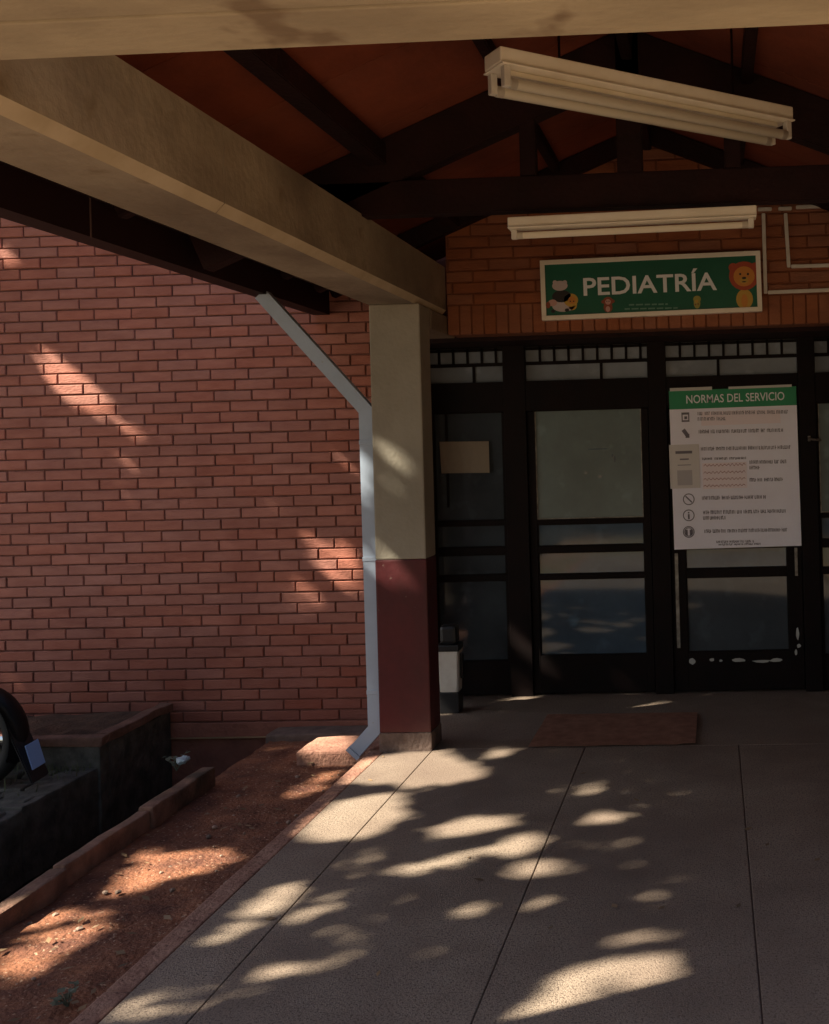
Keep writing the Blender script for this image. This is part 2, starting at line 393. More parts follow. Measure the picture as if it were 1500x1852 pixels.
# ------------------------------------------------------------------ columns and beams
def column(x0, x1, label):
    c = empty('concrete_column', ((x0+x1)/2, COL_Y+.11, 0), label, 'column')
    zs = at(720, 1012, Y=COL_Y).z; zb = at(740, 1325, Y=COL_Y).z
    bm = bmesh.new(); box(bm, (x0, COL_Y, zs), (x1, COL_Y+.2, BOT), bev=.008); link('shaft', bm, M_col, c)
    bm = bmesh.new(); box(bm, (x0-.002, COL_Y-.002, zb), (x1+.002, COL_Y+.202, zs), bev=.008); link('painted_base', bm, M_maroon, c)
    bm = bmesh.new(); box(bm, (x0-.004, COL_Y-.006, -.2), (x1+.005, COL_Y+.206, zb), bev=.006); link('footing', bm, M_cement, c)
    return c
column(CX0, CX1, 'square cream column with maroon painted lower half, beside the downpipe')
column(2*AXIS-CX1, 2*AXIS-CX0, 'square cream and maroon column on the right side of the canopy')
FBB = at(700, 81, z=BOT).y; FBF = at(0, -6, z=BOT).y
def side_beam(x0, x1, label):
    b = empty('concrete_beam', ((x0+x1)/2, 4.4, BOT), label, 'beam', 'concrete beams of the canopy')
    bm = bmesh.new(); y0, ym = FBB+.002, at(405, 300, X=CX1).y
    k_ = .03; inner = x1 if x1 < AXIS else x0; outer = x0 if x1 < AXIS else x1; sg_ = 1 if x1 < AXIS else -1
    for a, e in ((y0, ym-.002), (ym+.002, GAB_Y-.004)):
        pr = [(outer, BOT), (inner-sg_*k_, BOT), (inner, BOT+k_), (inner, TOP), (outer, TOP)]
        fa = [bm.verts.new((x, a, z)) for x, z in pr]; fb = [bm.verts.new((x, e, z)) for x, z in pr]
        bm.faces.new(fa); bm.faces.new(fb[::-1])
        for q in range(5):
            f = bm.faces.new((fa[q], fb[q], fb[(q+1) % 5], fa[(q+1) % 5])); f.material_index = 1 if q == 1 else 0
    box(bm, (min(outer, inner)+.01, ym-.003, BOT+.04), (max(outer, inner)-.004, ym+.003, TOP-.01))
    bmesh.ops.recalc_face_normals(bm, faces=bm.faces[:])
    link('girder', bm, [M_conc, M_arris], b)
    bm = bmesh.new(); box(bm, (x0+.02, COL_Y+.24, ZL), (x1+.0, GAB_Y+.2, BOT-.002), bev=.006)
    link('corbel', bm, M_conc, b)
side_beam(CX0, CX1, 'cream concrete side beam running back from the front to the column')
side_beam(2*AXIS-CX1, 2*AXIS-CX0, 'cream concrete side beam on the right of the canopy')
bm = bmesh.new(); ys_ = at(400, 27, z=BOT).y
box(bm, (CX0, ys_, BOT+.001), (2*AXIS-CX0, FBB, TOP), bev=.006); box(bm, (CX0, FBF, BOT+.004), (2*AXIS-CX0, ys_-.001, TOP), bev=.006)
tag(link('concrete_beam', bm, M_conc_y), 'board-marked concrete beam crossing the whole top of the entrance', 'beam', 'concrete beams of the canopy')

# ------------------------------------------------------------------ timber roof
roof = empty('timber_roof', (AXIS, 4.4, TOP), 'open gabled roof of red stained boards on dark timber trusses', 'roof')
GUTX = -2.42
for sgn in (-1, 1):
    bm = bmesh.new(); xe = GUTX if sgn < 0 else 2*AXIS-GUTX
    wid = .61; y = 1.54
    while y < 6.9:
        ye = y+wid-.004
        vs_ = []
        for yy in (y, ye):
            for xx, dz in ((AXIS, 0), (xe, 0)):
                vs_.append(bm.verts.new((xx, yy, deckz(xx))))
        for yy in (y, ye):
            for xx in (AXIS, xe): vs_.append(bm.verts.new((xx, yy, deckz(xx)+.02)))
        a = vs_
        for q in ((0, 1, 3, 2), (4, 6, 7, 5), (0, 2, 6, 4), (1, 5, 7, 3), (0, 4, 5, 1), (2, 3, 7, 6)): bm.faces.new([a[i] for i in q])
        y += wid
    bmesh.ops.recalc_face_normals(bm, faces=bm.faces[:])
    link('roof_boards', bm, M_deck, roof)
    bm = bmesh.new()
    a = [bm.verts.new(p) for p in ((AXIS, 1.5, ZR+.021), (xe, 1.5, deckz(xe)+.021), (xe, 6.95, deckz(xe)+.021), (AXIS, 6.95, ZR+.021))]
    b = [bm.verts.new(v.co+Vector((0, 0, .05))) for v in a]
    bm.faces.new(a); bm.faces.new(b[::-1])
    for i in range(4): bm.faces.new((a[i], b[i], b[(i+1) % 4], a[(i+1) % 4]))
    bmesh.ops.recalc_face_normals(bm, faces=bm.faces[:])
    link('roof_tiles', bm, M_tile, roof)
def timber(name, p, q, w, h, up=(0, 0, 1)):
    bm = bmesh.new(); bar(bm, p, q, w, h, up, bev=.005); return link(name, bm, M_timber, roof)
TY = 4.75
timber('tie_beam', (CX0+.01, TY, TOP+.065), (2*AXIS-CX0-.01, TY, TOP+.065), .09, .15)
for sgn in (-1, 1):
    xe = AXIS+sgn*1.95
    for yy, h, w in ((TY, .20, .09), (GAB_Y-.045, .1, .07), (2.3, .12, .07)):
        timber('rafter', (AXIS+sgn*.001, yy, ZR-h/2-.012), (xe, yy, deckz(xe)-h/2-.012), w, h)
    for xo in (.45,):
        x = AXIS+sgn*xo; timber('truss_post', (x, TY, TOP+.14), (x, TY, deckz(x)-.2), .07, .07, (0, 1, 0))
    x = AXIS+sgn*1.12; timber('purlin', (x, 2.85, deckz(x)-.06), (x, GAB_Y-.1, deckz(x)-.06), .09, .1)
    x = AXIS+sgn*.52; timber('purlin', (x, 2.85, deckz(x)-.035), (x, GAB_Y-.1, deckz(x)-.035), .05, .06)
    for yy in (2.5, 3.3, 4.1, 4.9, 5.7, 6.45):
        a = AXIS+sgn*(abs(CX0-AXIS)+.02); e = AXIS+sgn*(abs(GUTX-AXIS)-.13)
        timber('rafter_tail', (a, yy, deckz(a)-.055), (e, yy, deckz(e)-.055), .06, .09)
timber('king_post', (AXIS, TY, TOP+.14), (AXIS, TY, ZR-.02), .11, .09, (0, 1, 0))
timber('ridge_board', (AXIS, 1.95, ZR-.08), (AXIS, GAB_Y-.01, ZR-.08), .05, .14)

# gutter ----------------------------------------------------------------
gut = empty('gutter', (GUTX, 4.2, 2.46), 'dark maroon box gutter under the eave above the brick wall', 'gutter')
gz = at(200, 440, X=-2.35).z; GB = gz; GX_in = -2.35
bm = bmesh.new()
box(bm, (GX_in-.10, 1.6, GB), (GX_in, 6.59, GB+.006)); box(bm, (GX_in-.006, 1.6, GB+.006), (GX_in, 6.59, GB+.165)); box(bm, (GX_in-.10, 1.6, GB+.006), (GX_in-.094, 6.59, GB+.165))
box(bm, (GX_in, 1.6, GB+.15), (GX_in+.012, 6.59, GB+.165))
link('trough', bm, M_gut, gut)
bm = bmesh.new(); ys = at(163, 380, X=GX_in).y; box(bm, (GX_in+.0005, ys-.004, GB-.002), (GX_in+.003, ys+.004, GB+.149)); link('seam', bm, mat('seam_sealant', (.12, .075, .07), .6), gut)
bm = bmesh.new(); box(bm, (GX_in-.094, 1.602, GB+.007), (GX_in-.007, 1.61, GB+.165)); link('end_cap', bm, M_gut, gut)
# downpipe ---------------------------------------------------------------
PY = COL_Y+.05
dp = empty('downpipe', (CX0-.04, PY, 0), 'pale grey metal downpipe with two bends fixed beside the column', 'downpipe')
pts = [at(474, 530, Y=PY), at(664, 742, Y=PY), at(681, 1316, Y=PY), at(640, 1362, Y=PY)]
pts[0].z = GB+.004
bm = bmesh.new(); rect_sweep(bm, pts, .072, .055); link('pipe', bm, M_pipe, dp)
for vy in (800, 1010, 1250):
    p = at(664+(vy-742)*.03, vy, Y=PY); bm = bmesh.new()
    box(bm, (p.x-.039, PY-.031, p.z-.012), (p.x+.06, PY+.031, p.z+.012), bev=.003)
    link('clip', bm, M_pipe, dp)
bm = bmesh.new()
d = (pts[3]-pts[2]).normalized(); nn = Vector((d.z, 0, -d.x))
bar(bm, pts[3]-d*.02, pts[3]+d*.004, .064, .08, up=(nn.x, 0, nn.z)); link('spout_rim', bm, M_pipe, dp)

# ------------------------------------------------------------------ entrance screen
def dx(u, v=900, Y=DOOR_Y): return at(u, v, Y=Y).x
def dz(u, v, Y=DOOR_Y): return at(u, v, Y=Y).z
DY = DOOR_Y
LX = dx(768, 900); RXs = 1.22
es = empty('door_frame', (AXIS, DY, 0), 'dark door frame with barred transom lights spanning the entrance', 'door frame')
TR0, TR1 = dz(1150, 684), dz(1150, 738)        # transom bottom, door head bottom
TT = dz(1150, 622)
HEAD = ZL+.058
POSTS = [(LX-.12, dx(776)), (dx(918), dx(958)), (dx(1178), dx(1211)), (dx(1448), dx(1479)), (dx(1290)+1.0, dx(1290)+1.12)]
for a, b in POSTS:
    bm = bmesh.new(); box(bm, (a, DY-.05, 0), (b, DY+.05, HEAD), bev=.004); link('post', bm, M_frame, es)
for (a, b), (c, d) in zip(POSTS, POSTS[1:]):
    bm = bmesh.new(); box(bm, (b, DY-.045, TT), (c, DY+.045, HEAD-.002)); link('head_rail', bm, M_frame, es)
    bm = bmesh.new(); box(bm, (b, DY-.047, TR1), (c, DY+.047, TR0), bev=.003); link('transom_rail', bm, M_frame, es)
    zm = TR0+(TT-TR0)*.52
    bm = bmesh.new(); box(bm, (b, DY+.0, TR0), (c, DY+.006, TT)); link('transom_pane', bm, M_g_tr, es)
    bm = bmesh.new(); box(bm, (b, DY-.012, zm-.011), (c, DY-.001, zm+.011))
    k = b+.092
    while k < c-.03:
        box(bm, (k-.008, DY-.010, zm+.011), (k+.008, DY-.001, TT)); k += .092
    k = b+(c-b)*(.62 if b < -.5 else .4)
    box(bm, (k-.009, DY-.010, TR0), (k+.009, DY-.001, zm-.011))
    box(bm, (b, DY-.010, TT-.02), (c, DY-.0005, TT-.002))
    link('glazing_bars', bm, M_frame, es)
def leaf(name, label, cat, x0, x1, rows, stile, mats_, grp=None, bottom=.012, kick=M_frame):
    """a glazed leaf between x0 and x1: panes are (z_bottom, z_top) rows"""
    o = empty(name, ((x0+x1)/2, DY, 0), label, cat, grp)
    bm = bmesh.new(); y0, y1 = DY-.028, DY+.022; top = TR1-.004
    box(bm, (x0, y0, bottom), (x0+stile, y1, top), bev=.003); box(bm, (x1-stile, y0, bottom), (x1, y1, top), bev=.003)
    zs = [bottom]+[z for r in sorted(rows) for z in r]+[top]
    for a, b in zip(zs[0::2], zs[1::2]): box(bm, (x0+stile, y0+.001, a), (x1-stile, y1-.001, b), bev=.002)
    link('frame', bm, M_frame, o)
    for (a, b), m in zip(sorted(rows), mats_):
        bm = bmesh.new(); box(bm, (x0+stile, DY-.008, a), (x1-stile, DY-.002, b)); link('pane', bm, m, o)
        bm = bmesh.new(); t_ = .006
        box(bm, (x0+stile, DY-.020, a), (x1-stile, DY-.0085, a+t_)); box(bm, (x0+stile, DY-.020, b-t_), (x1-stile, DY-.0085, b))
        box(bm, (x0+stile, DY-.020, a+t_), (x0+stile+t_, DY-.0085, b-t_)); box(bm, (x1-stile-t_, DY-.020, a+t_), (x1-stile, DY-.0085, b-t_))
        link('glazing_bead', bm, M_alu if m is M_g_film else M_frame, o)
    return o
r1 = [(dz(1080, 1183), dz(1080, 1045)), (dz(1075, 1037), dz(1075, 997)), (dz(1072, 986), dz(1072, 946)), (dz(1070, 937), dz(1070, 738))]
w0, w1 = POSTS[1][1]+.004, POSTS[2][0]-.004
door1 = leaf('glazed_door', 'dark glazed door with four bare panes left of the notice poster', 'door', w0, w1, r1, dx(972)-w0, [M_g_dark, M_g_dark, M_g_dark, M_g_film], 'glazed entrance doors')
w0, w1 = POSTS[2][1]+.004, POSTS[3][0]-.004
r2 = [(dz(1330, 1177), dz(1330, 1042)), (dz(1330, 1027), dz(1330, 990)), (dz(1330, 982), dz(1330, 942)), (dz(1330, 934), dz(1330, 735))]
door2 = leaf('glazed_door', 'scuffed dark glazed door behind the white notice poster', 'door', w0, w1, r2, dx(1238)-w0, [M_g_side, M_g_dark, M_g_dark, M_g_film], 'glazed entrance doors')
bm = bmesh.new(); y = DY-.03
box(bm, (dx(1218), y-.006, dz(1222, 1170)), (dx(1224), y, dz(1222, 1000))); link('edge_strip', bm, M_alu, door2); bm = bmesh.new(); box(bm, (dx(1434), y-.006, dz(1437, 1040)), (dx(1439), y, dz(1437, 990)))
link('edge_strip', bm, M_alu, door2)
bm = bmesh.new()
for (u, v, wv, hv) in ((1252, 1196, 14, 12), (1288, 1193, 9, 6), (1304, 1195, 6, 5), (1336, 1194, 30, 7), (1378, 1196, 34, 5), (1404, 1194, 24, 8), (1443, 1146, 7, 22), (1445, 1168, 8, 8), (1440, 1180, 5, 10)):
    p = at(u, v, Y=DY-.03); s = .5/284
    pl = [(p.x+math.cos(a)*wv*s*random.uniform(.7, 1.15), p.z+math.sin(a)*hv*s*random.uniform(.7, 1.15)) for a in [2*math.pi*k/9 for k in range(9)]]
    bm = bmesh.new(); poly(bm, pl, DY-.0295, th=.001); link('paint_scuff', bm, mat('scuff', (.4, .39, .37), .7), door2)
bm = bmesh.new(); a, b = at(1056, 838, Y=DY), at(1114, 838, Y=DY)
for (u, v, wv, hv) in ((1060, 855, 7, 6), (1112, 830, 4, 12), (1108, 824, 4, 6), (1086, 862, 9, 5), (1082, 812, 40, 2)):
    bm = bmesh.new(); p = at(u, v, Y=DY-.009); poly(bm, ell(p.x, p.z, wv*.5/284, hv*.5/284, 7), DY-.0092, th=.0008); link('glass_chip', bm, M_g_dark, door1)
rs = [(dz(845, 1195), dz(845, 1050)), (dz(845, 1040), dz(845, 1003)), (dz(845, 990), dz(845, 950)), (dz(845, 942), dz(845, 746))]
w0, w1 = POSTS[0][1]+.003, POSTS[1][0]-.003
sl1 = leaf('sidelight_window', 'dark fixed side window behind the column with a blank paper on it', 'window', w0, w1, rs, .012, [M_g_side]*4, 'fixed windows beside the doors')
bm = bmesh.new(); box(bm, (dx(812)-.007, DY-.022, rs[3][0]+.09), (dx(812)+.007, DY-.0005-.008, rs[3][1]-.006)); box(bm, (dx(790)-.006, DY-.022, rs[0][0]), (dx(790)+.006, DY-.0086, rs[3][1]-.006))
link('glazing_bars', bm, M_frame, sl1)
w0, w1 = POSTS[3][1]+.003, POSTS[4][0]-.003
leaf('sidelight_window', 'dark fixed side window cut off by the right edge', 'window', w0, w1, rs, .012, [M_g_side, M_g_dark, M_g_dark, M_g_film], 'fixed windows beside the doors')
# pull handle on the right post
bm = bmesh.new(); p = at(1470, 795, Y=DY-.05); tube(bm, [p+Vector((-.03, -.03, .008)), p+Vector((.005, -.04, 0)), p+Vector((.05, -.03, -.004))], .008, 8); box(bm, p+Vector((-.03, -.03, -.01)), p+Vector((-.015, .0, .025)), bev=.003)
link('handle', bm, M_alu, es)
# walls flanking the recess and the dark lobby behind the glass
bm = bmesh.new(); box(bm, (WX1+.001, WALL_Y+.03, 0), (LX-.12, DY+.2, HEAD)); box(bm, (-7, DY+.21, -.3), (5, DY+.31, 3.8))
box(bm, (2*AXIS-CX0, WALL_Y, -.3), (5, WALL_Y+.2, 3.2))
tag(link('back_wall', bm, M_plinth), 'dark rendered wall closing the building behind the glazed doors', 'wall')

# papers ------------------------------------------------------------------
bm = bmesh.new()
c = [at(795, 799, Y=DY-.03), at(884, 798, Y=DY-.03), at(886, 855, Y=DY-.03), at(799, 856, Y=DY-.03)]
nxp = 8; top = [c[0].lerp(c[1], i/nxp) for i in range(nxp+1)]; bo = [c[3].lerp(c[2], i/nxp) for i in range(nxp+1)]
vt = [bm.verts.new(p+Vector((0, .004*math.sin(i*.9), 0))) for i, p in enumerate(top)]; vb = [bm.verts.new(p+Vector((0, -.006*abs(math.sin(i*.6+.4)), 0))) for i, p in enumerate(bo)]
for i in range(nxp): bm.faces.new((vt[i], vb[i], vb[i+1], vt[i+1]))
bmesh.ops.solidify(bm, geom=bm.faces[:], thickness=.001)
tag(link('paper_sheet', bm, M_manila), 'blank buff sheet of paper stuck on the dark side window', 'paper')

PYp = DY-.056
P = [at(1220, 994, Y=PYp), at(1450, 987, Y=PYp), at(1212, 707, Y=PYp), at(1444, 699, Y=PYp)]
pw, ph = (P[1]-P[0]).length, (P[2]-P[0]).length
MX = quad_frame(P[0], P[1], P[2])
po = empty('notice_poster', P[0], 'white service rules poster with green header taped on the door', 'poster')
bm = bmesh.new(); box(bm, (0, 0, -.002), (pw, ph, 0)); bmesh.ops.transform(bm, matrix=MX, verts=bm.verts); link('sheet', bm, M_paper, po)
def fr(u, v):   # photo point on the poster -> poster metres
    p = MX.inverted() @ at(u, v, Y=PYp); return p.x, p.y
def prect(bm, u0, v0, u1, v1, lift=.001):
    x0, y0 = fr(u0, v0); x1, y1 = fr(u1, v1)
    box(bm, (min(x0, x1), min(y0, y1), 0.0002), (max(x0, x1), max(y0, y1), lift))
def pdone(name, bm, m): bmesh.ops.transform(bm, matrix=MX, verts=bm.verts); return link(name, bm, m, po)
bm = bmesh.new(); hh = ph*.118; box(bm, (0, ph-hh, .0002), (pw, ph, .001)); pdone('header', bm, M_green2)
text_mesh('title', 'NORMAS DEL SERVICIO', M_letter, po, hh*.62, MX @ Matrix.Translation((pw*.52, ph-hh*.70, .0022)), .0006, .0006, 'CENTER', .80)
bm = bmesh.new(); prect(bm, 1268, 745, 1412, 765, .0008); prect(bm, 1270, 838, 1352, 882, .0008); pdone('pink_panel', bm, M_paperp)
def line(u0, u1, v, h=6, slope=-.02):
    bm = bmesh.new(); u = u0
    while u < u1:
        e = min(u+random.uniform(7, 24), u1)
        while u < e:
            w = random.uniform(.9, 1.6); vv = v+(u-u0)*slope; t_, b_ = h*random.choice((.5, .5, .62)), h*.5
            prect(bm, u, vv-t_, u+w, vv+b_, .0014); 
            if random.random() < .6: yy = vv+random.choice((-.4, 0, .4))*h; prect(bm, u+w, yy-.6, u+w+1.2, yy+.6, .0014)
            u += w+random.uniform(.9, 1.5)
        u = e+random.uniform(2.5, 4)
    pdone('text_line', bm, M_ink)
line(1262, 1425, 748); line(1262, 1312, 758); line(1264, 1416, 781); line(1268, 1430, 812); line(1270, 1352, 830, 4)
line(1356, 1422, 836); line(1356, 1372, 846); line(1356, 1416, 868); line(1270, 1384, 901); line(1272, 1420, 927); line(1272, 1312, 937); line(1274, 1422, 961)
line(1296, 1362, 980, 4); line(1300, 1376, 985, 3)
for v0 in (842, 855, 867, 879):
    bm = bmesh.new(); u = 1273; prev = None
    while u < 1349:
        x, y = fr(u, v0-(u-1273)*.03+2.6*math.sin(u*.9)*random.uniform(.3, 1)); row = [bm.verts.new((x, y+d, .0016)) for d in (-.0022, .0022)]
        if prev: bm.faces.new((prev[0], row[0], row[1], prev[1]))
        prev = row; u += 1.3
    pdone('red_handwriting', bm, M_inkr)
def ring(bm, cx, cy, ro, ri, n=24):
    for k in range(n):
        a, b = 2*math.pi*k/n, 2*math.pi*(k+1)/n
        f = [bm.verts.new((cx+r*math.cos(t), cy+r*math.sin(t), .0015)) for r, t in ((ri, a), (ro, a), (ro, b), (ri, b))]
        bm.faces.new(f)
s = 1/285
bm = bmesh.new(); x, y = fr(1240, 755)
box(bm, (x-7*s, y-8*s, .0002), (x+7*s, y-5*s, .0015)); box(bm, (x-7*s, y+5*s, .0002), (x+7*s, y+9*s, .0015)); box(bm, (x-7*s, y-5*s, .0002), (x-5*s, y+5*s, .0015)); box(bm, (x+5*s, y-5*s, .0002), (x+7*s, y+5*s, .0015)); box(bm, (x-2*s, y-3*s, .0002), (x+3*s, y+2*s, .0015)); pdone('icon', bm, M_ink)
bm = bmesh.new(); x, y = fr(1240, 784); box(bm, (x-4*s, y-4*s, .0002), (x+3*s, y+8*s, .0015), rot=Matrix.Rotation(.6, 3, 'Z')); box(bm, (x, y-8*s, .0003), (x+7*s, y-1*s, .0016)); pdone('icon', bm, M_ink)
for v, kind in ((903, 'slash'), (932, 'person'), (962, 'pair')):
    bm = bmesh.new(); x, y = fr(1246, v); ring(bm, x, y, 10.5*s, 8.8*s)
    if kind == 'slash': box(bm, (x-8*s, y-1.2*s, .0002), (x+8*s, y+1.2*s, .0015), rot=Matrix.Rotation(-.8, 3, 'Z'))
    elif kind == 'person': box(bm, (x-1.6*s, y-7*s, .0002), (x+1.6*s, y+2*s, .0015)); box(bm, (x-1.4*s, y+3.4*s, .0002), (x+1.4*s, y+6*s, .0015))
    else:
        for q in (-4, 4): box(bm, (x+(q-2.2)*s, y-6*s, .0002), (x+(q+2.2)*s, y+4*s, .0015))
        ring(bm, x, y, 8*s, 6.6*s)
    pdone('icon', bm, M_ink)
bm = bmesh.new()
for u0, u1, v in ((1212, 1288, 704), (1318, 1432, 700)):
    a, b = fr(u0, v+5), fr(u1, v-3); box(bm, (a[0], a[1]+.004, .0012), (b[0], b[1]+.006, .0022))
pdone('tape', bm, mat('clear_tape', (.5, .47, .44), .3))
n2 = empty('small_notice', at(1236, 842, Y=PYp-.004), 'small white notice taped over the left edge of the poster', 'notice')
bm = bmesh.new(); a, b = fr(1213, 884), fr(1264, 803); box(bm, (a[0], a[1], .002), (b[0], b[1], .0032)); bmesh.ops.transform(bm, matrix=MX, verts=bm.verts); link('sheet', bm, mat('notice_paper', (.6, .55, .52), .6), n2)
bm = bmesh.new()
for u0, v0, u1, v1 in ((1222, 815, 1252, 821), (1230, 829, 1246, 832), (1226, 840, 1250, 842)):
    a, b = fr(u0, v1), fr(u1, v0); box(bm, (a[0], a[1], .0034), (b[0], b[1], .004))
bmesh.ops.transform(bm, matrix=MX, verts=bm.verts); link('text_lines', bm, M_ink, n2)
bm = bmesh.new(); a, b = fr(1226, 878), fr(1252, 850); box(bm, (a[0], a[1], .0034), (b[0], b[1], .0038)); bmesh.ops.transform(bm, matrix=MX, verts=bm.verts); link('grey_panel', bm, mat('notice_grey', (.42, .38, .38), .6), n2)

# ------------------------------------------------------------------ green sign
SY = GAB_Y-.045
Q = [at(981, 580, Y=SY), at(1379, 563, Y=SY), at(979, 468, Y=SY), at(1381, 457, Y=SY)]
sw, sh = (Q[1]-Q[0]).length, ((Q[2]-Q[0]).length+(Q[3]-Q[1]).length)/2
SX = quad_frame(Q[0], Q[1], Q[2])
sg = empty('pediatrics_sign', Q[0], 'green framed sign reading PEDIATRÍA with cartoon animals above the doors', 'sign')
def sdone(name, bm, m): bmesh.ops.transform(bm, matrix=SX, verts=bm.verts); return link(name, bm, m, sg)
fw = .026
bm = bmesh.new(); box(bm, (fw*.5, fw*.5, -.03), (sw-fw*.5, sh-fw*.5, 0)); sdone('panel', bm, M_green)
bm = bmesh.new(); box(bm, (0, 0, -.034), (sw, fw, .012), bev=.002); box(bm, (0, sh-fw, -.034), (sw, sh, .012), bev=.002); box(bm, (0, fw, -.034), (fw, sh-fw, .0115)); box(bm, (sw-fw, fw, -.034), (sw, sh-fw, .0115)); sdone('frame', bm, M_white)
tx = SX.inverted() @ at(1056, 530, Y=SY); tx1 = SX.inverted() @ at(1297, 520, Y=SY)
to = text_mesh('lettering', 'PEDIATRÍA', M_letter, sg, .142, SX @ Matrix.Translation((tx.x, tx.y-.014, .0025)), .001, .0022, 'LEFT', 1.0)
xs = [(SX.inverted() @ v.co).x for v in to.data.vertices]; k = (tx1.x-tx.x)/(max(xs)-min(xs))
to.data.transform(SX @ Matrix.Translation((tx.x, 0, 0)) @ Matrix.Diagonal((k, 1, 1, 1)) @ Matrix.Translation((-min(xs), 0, 0)) @ SX.inverted())
def zpoly(bm, pts, z, mi):
    f_ = [bm.verts.new((x, y, z)) for x, y in pts]; b_ = [bm.verts.new((x, y, z-.001)) for x, y in pts]; n = len(pts)
    f = bm.faces.new(f_); f.normal_update()
    if f.normal.z < 0: f.normal_flip()
    f.material_index = mi
    for i in range(n): s_ = bm.faces.new((f_[i], b_[i], b_[(i+1) % n], f_[(i+1) % n])); s_.material_index = mi
C_ = dict(w=flat('pic_white', (.5, .42, .42)), k=flat('pic_black', (.02, .016, .016)), y=flat('pic_yellow', (.5, .3, .05)), r=flat('pic_red', (.36, .06, .025)), o=flat('pic_orange', (.55, .22, .04)), b=flat('pic_brown', (.25, .06, .03)), p=flat('pic_pink', (.52, .3, .26)), gy=flat('pic_olive', (.32, .3, .07)))
def picture(name, shapes):
    keys = []; bm = bmesh.new()
    for i, (k_, x, y, rx, ry) in enumerate(shapes):
        if k_ not in keys: keys.append(k_)
        zpoly(bm, ell(x, y, rx, ry), .0014+.0007*i, keys.index(k_))
    return sdone(name, bm, [C_[q] for q in keys])
def sp(u, v): q = SX.inverted() @ at(u, v, Y=SY); return q.x, q.y
def pic(name, lst): picture(name, [(k_, *sp(u, v), rx/315, ry/315) for k_, u, v, rx, ry in lst])
pic('cow_picture', [('w', 1020, 553, 21, 11), ('k', 1016, 536, 17, 11), ('w', 1013, 517, 14, 9), ('w', 1004, 511, 4, 4), ('w', 1022, 511, 4, 4), ('k', 1001, 563, 4, 3), ('k', 1026, 561, 4, 3), ('p', 1000, 548, 8, 6), ('b', 992, 552, 4, 6)])
pic('lion_cub_picture', [('y', 1036, 551, 8, 10), ('y', 1033, 543, 13, 12), ('o', 1035, 543, 7, 7), ('k', 1032, 545, 1.2, 1.2), ('k', 1038, 545, 1.2, 1.2)])
pic('monkey_picture', [('b', 1100, 556, 8, 9), ('b', 1100, 545, 9, 8), ('p', 1100, 546, 5, 5), ('b', 1091, 546, 3, 3), ('b', 1109, 545, 3, 3), ('p', 1100, 559, 4, 5), ('k', 1098, 545, 1, 1), ('k', 1102, 545, 1, 1)])
pic('giraffe_picture', [('gy', 1261, 548, 6, 10), ('gy', 1261, 541, 7, 6), ('y', 1260, 545, 3, 3), ('b', 1258, 551, 1.4, 1.4), ('b', 1263, 550, 1.4, 1.4)])
pic('lion_picture', [('y', 1347, 541, 15, 18), ('o', 1347, 544, 6, 12), ('r', 1346, 499, 27, 26), ('r', 1326, 484, 8, 8), ('r', 1366, 483, 8, 8), ('o', 1346, 500, 19, 18), ('y', 1346, 507, 8, 6), ('k', 1346, 503, 4, 2.2), ('k', 1339, 496, 2, 2), ('k', 1353, 496, 2, 2), ('k', 1346, 510, 4, 1)])
bm = bmesh.new()
for u0, u1, v in ((1138, 1208, 551.5), (1130, 1226, 559)):
    u = u0
    while u < u1:
        w = random.uniform(7, 14); x0, y0 = sp(u, v-.02*(u-u0)); box(bm, (x0, y0-.004, .001), (x0+min(w, u1-u)/315, y0+.004, .0025)); u += w+3
sdone('small_print', bm, flat('small_print', (.12, .25, .2)))

# ------------------------------------------------------------------ lamps
def lamp(label, A, B, wid, ntube, housing_h, drop):
    """batten lamp between A and B (ends of its axis, top of the housing)"""
    d = (B-A); L_ = d.length; d.normalize(); x = d.cross(Vector((0, 0, 1))).normalized()
    Mx = Matrix(((x.x, d.x, 0, A.x), (x.y, d.y, 0, A.y), (x.z, d.z, 1, A.z), (0, 0, 0, 1)))
    o = empty('fluorescent_lamp', A.lerp(B, .5), label, 'lamp', 'fluorescent lamps under the roof')
    def fin(n_, bm_, m_): bmesh.ops.transform(bm_, matrix=Mx, verts=bm_.verts); return link(n_, bm_, m_, o)
    bm = bmesh.new(); box(bm, (-wid/2, 0, -housing_h), (wid/2, L_, 0), bev=.006)
    box(bm, (-wid/2-.012, .002, -housing_h-.006), (wid/2+.012, L_-.002, -housing_h), bev=.002); fin('housing', bm, M_white)
    if ntube == 2:
        bm = bmesh.new(); box(bm, (-.022, .05, -housing_h-.025), (.022, L_-.05, -housing_h-.0065), bev=.004); fin('ballast_cover', bm, M_white)
    offs = [0] if ntube == 1 else [-wid*.40, wid*.40]
    for k in offs:
        for y0 in (.012, L_-.037):
            bm = bmesh.new(); box(bm, (k-.014, y0, -housing_h-drop-.012), (k+.014, y0+.025, -housing_h-.0065), bev=.004); fin('lamp_holder', bm, M_wplast)
        bm = bmesh.new(); zz = -housing_h-drop+.003
        tube(bm, [(k, .038, zz), (k, L_-.038, zz)], .019 if ntube == 2 else .0145, 16); bm.verts.ensure_lookup_table()
        t_ = fin('tube', bm, M_tube)
        bm = bmesh.new()
        bm.free()
        for y0 in (.036, L_-.062):
            bm = bmesh.new(); tube(bm, [(k, y0, zz), (k, y0+.026, zz)], .0197 if ntube == 2 else .0152, 16); fin('end_collar', bm, M_wplast)
    return o
zlamp = 2.95
A = at(905, 82, z=zlamp); B = at(1435, 193, z=zlamp); d_ = (B-A).normalized(); xx = d_.cross(Vector((0, 0, 1)))
wv = .125; L1 = lamp('twin tube white lamp hanging at an angle under the front beam', A-xx*wv/2, B-xx*wv/2, wv, 2, .055, .066)
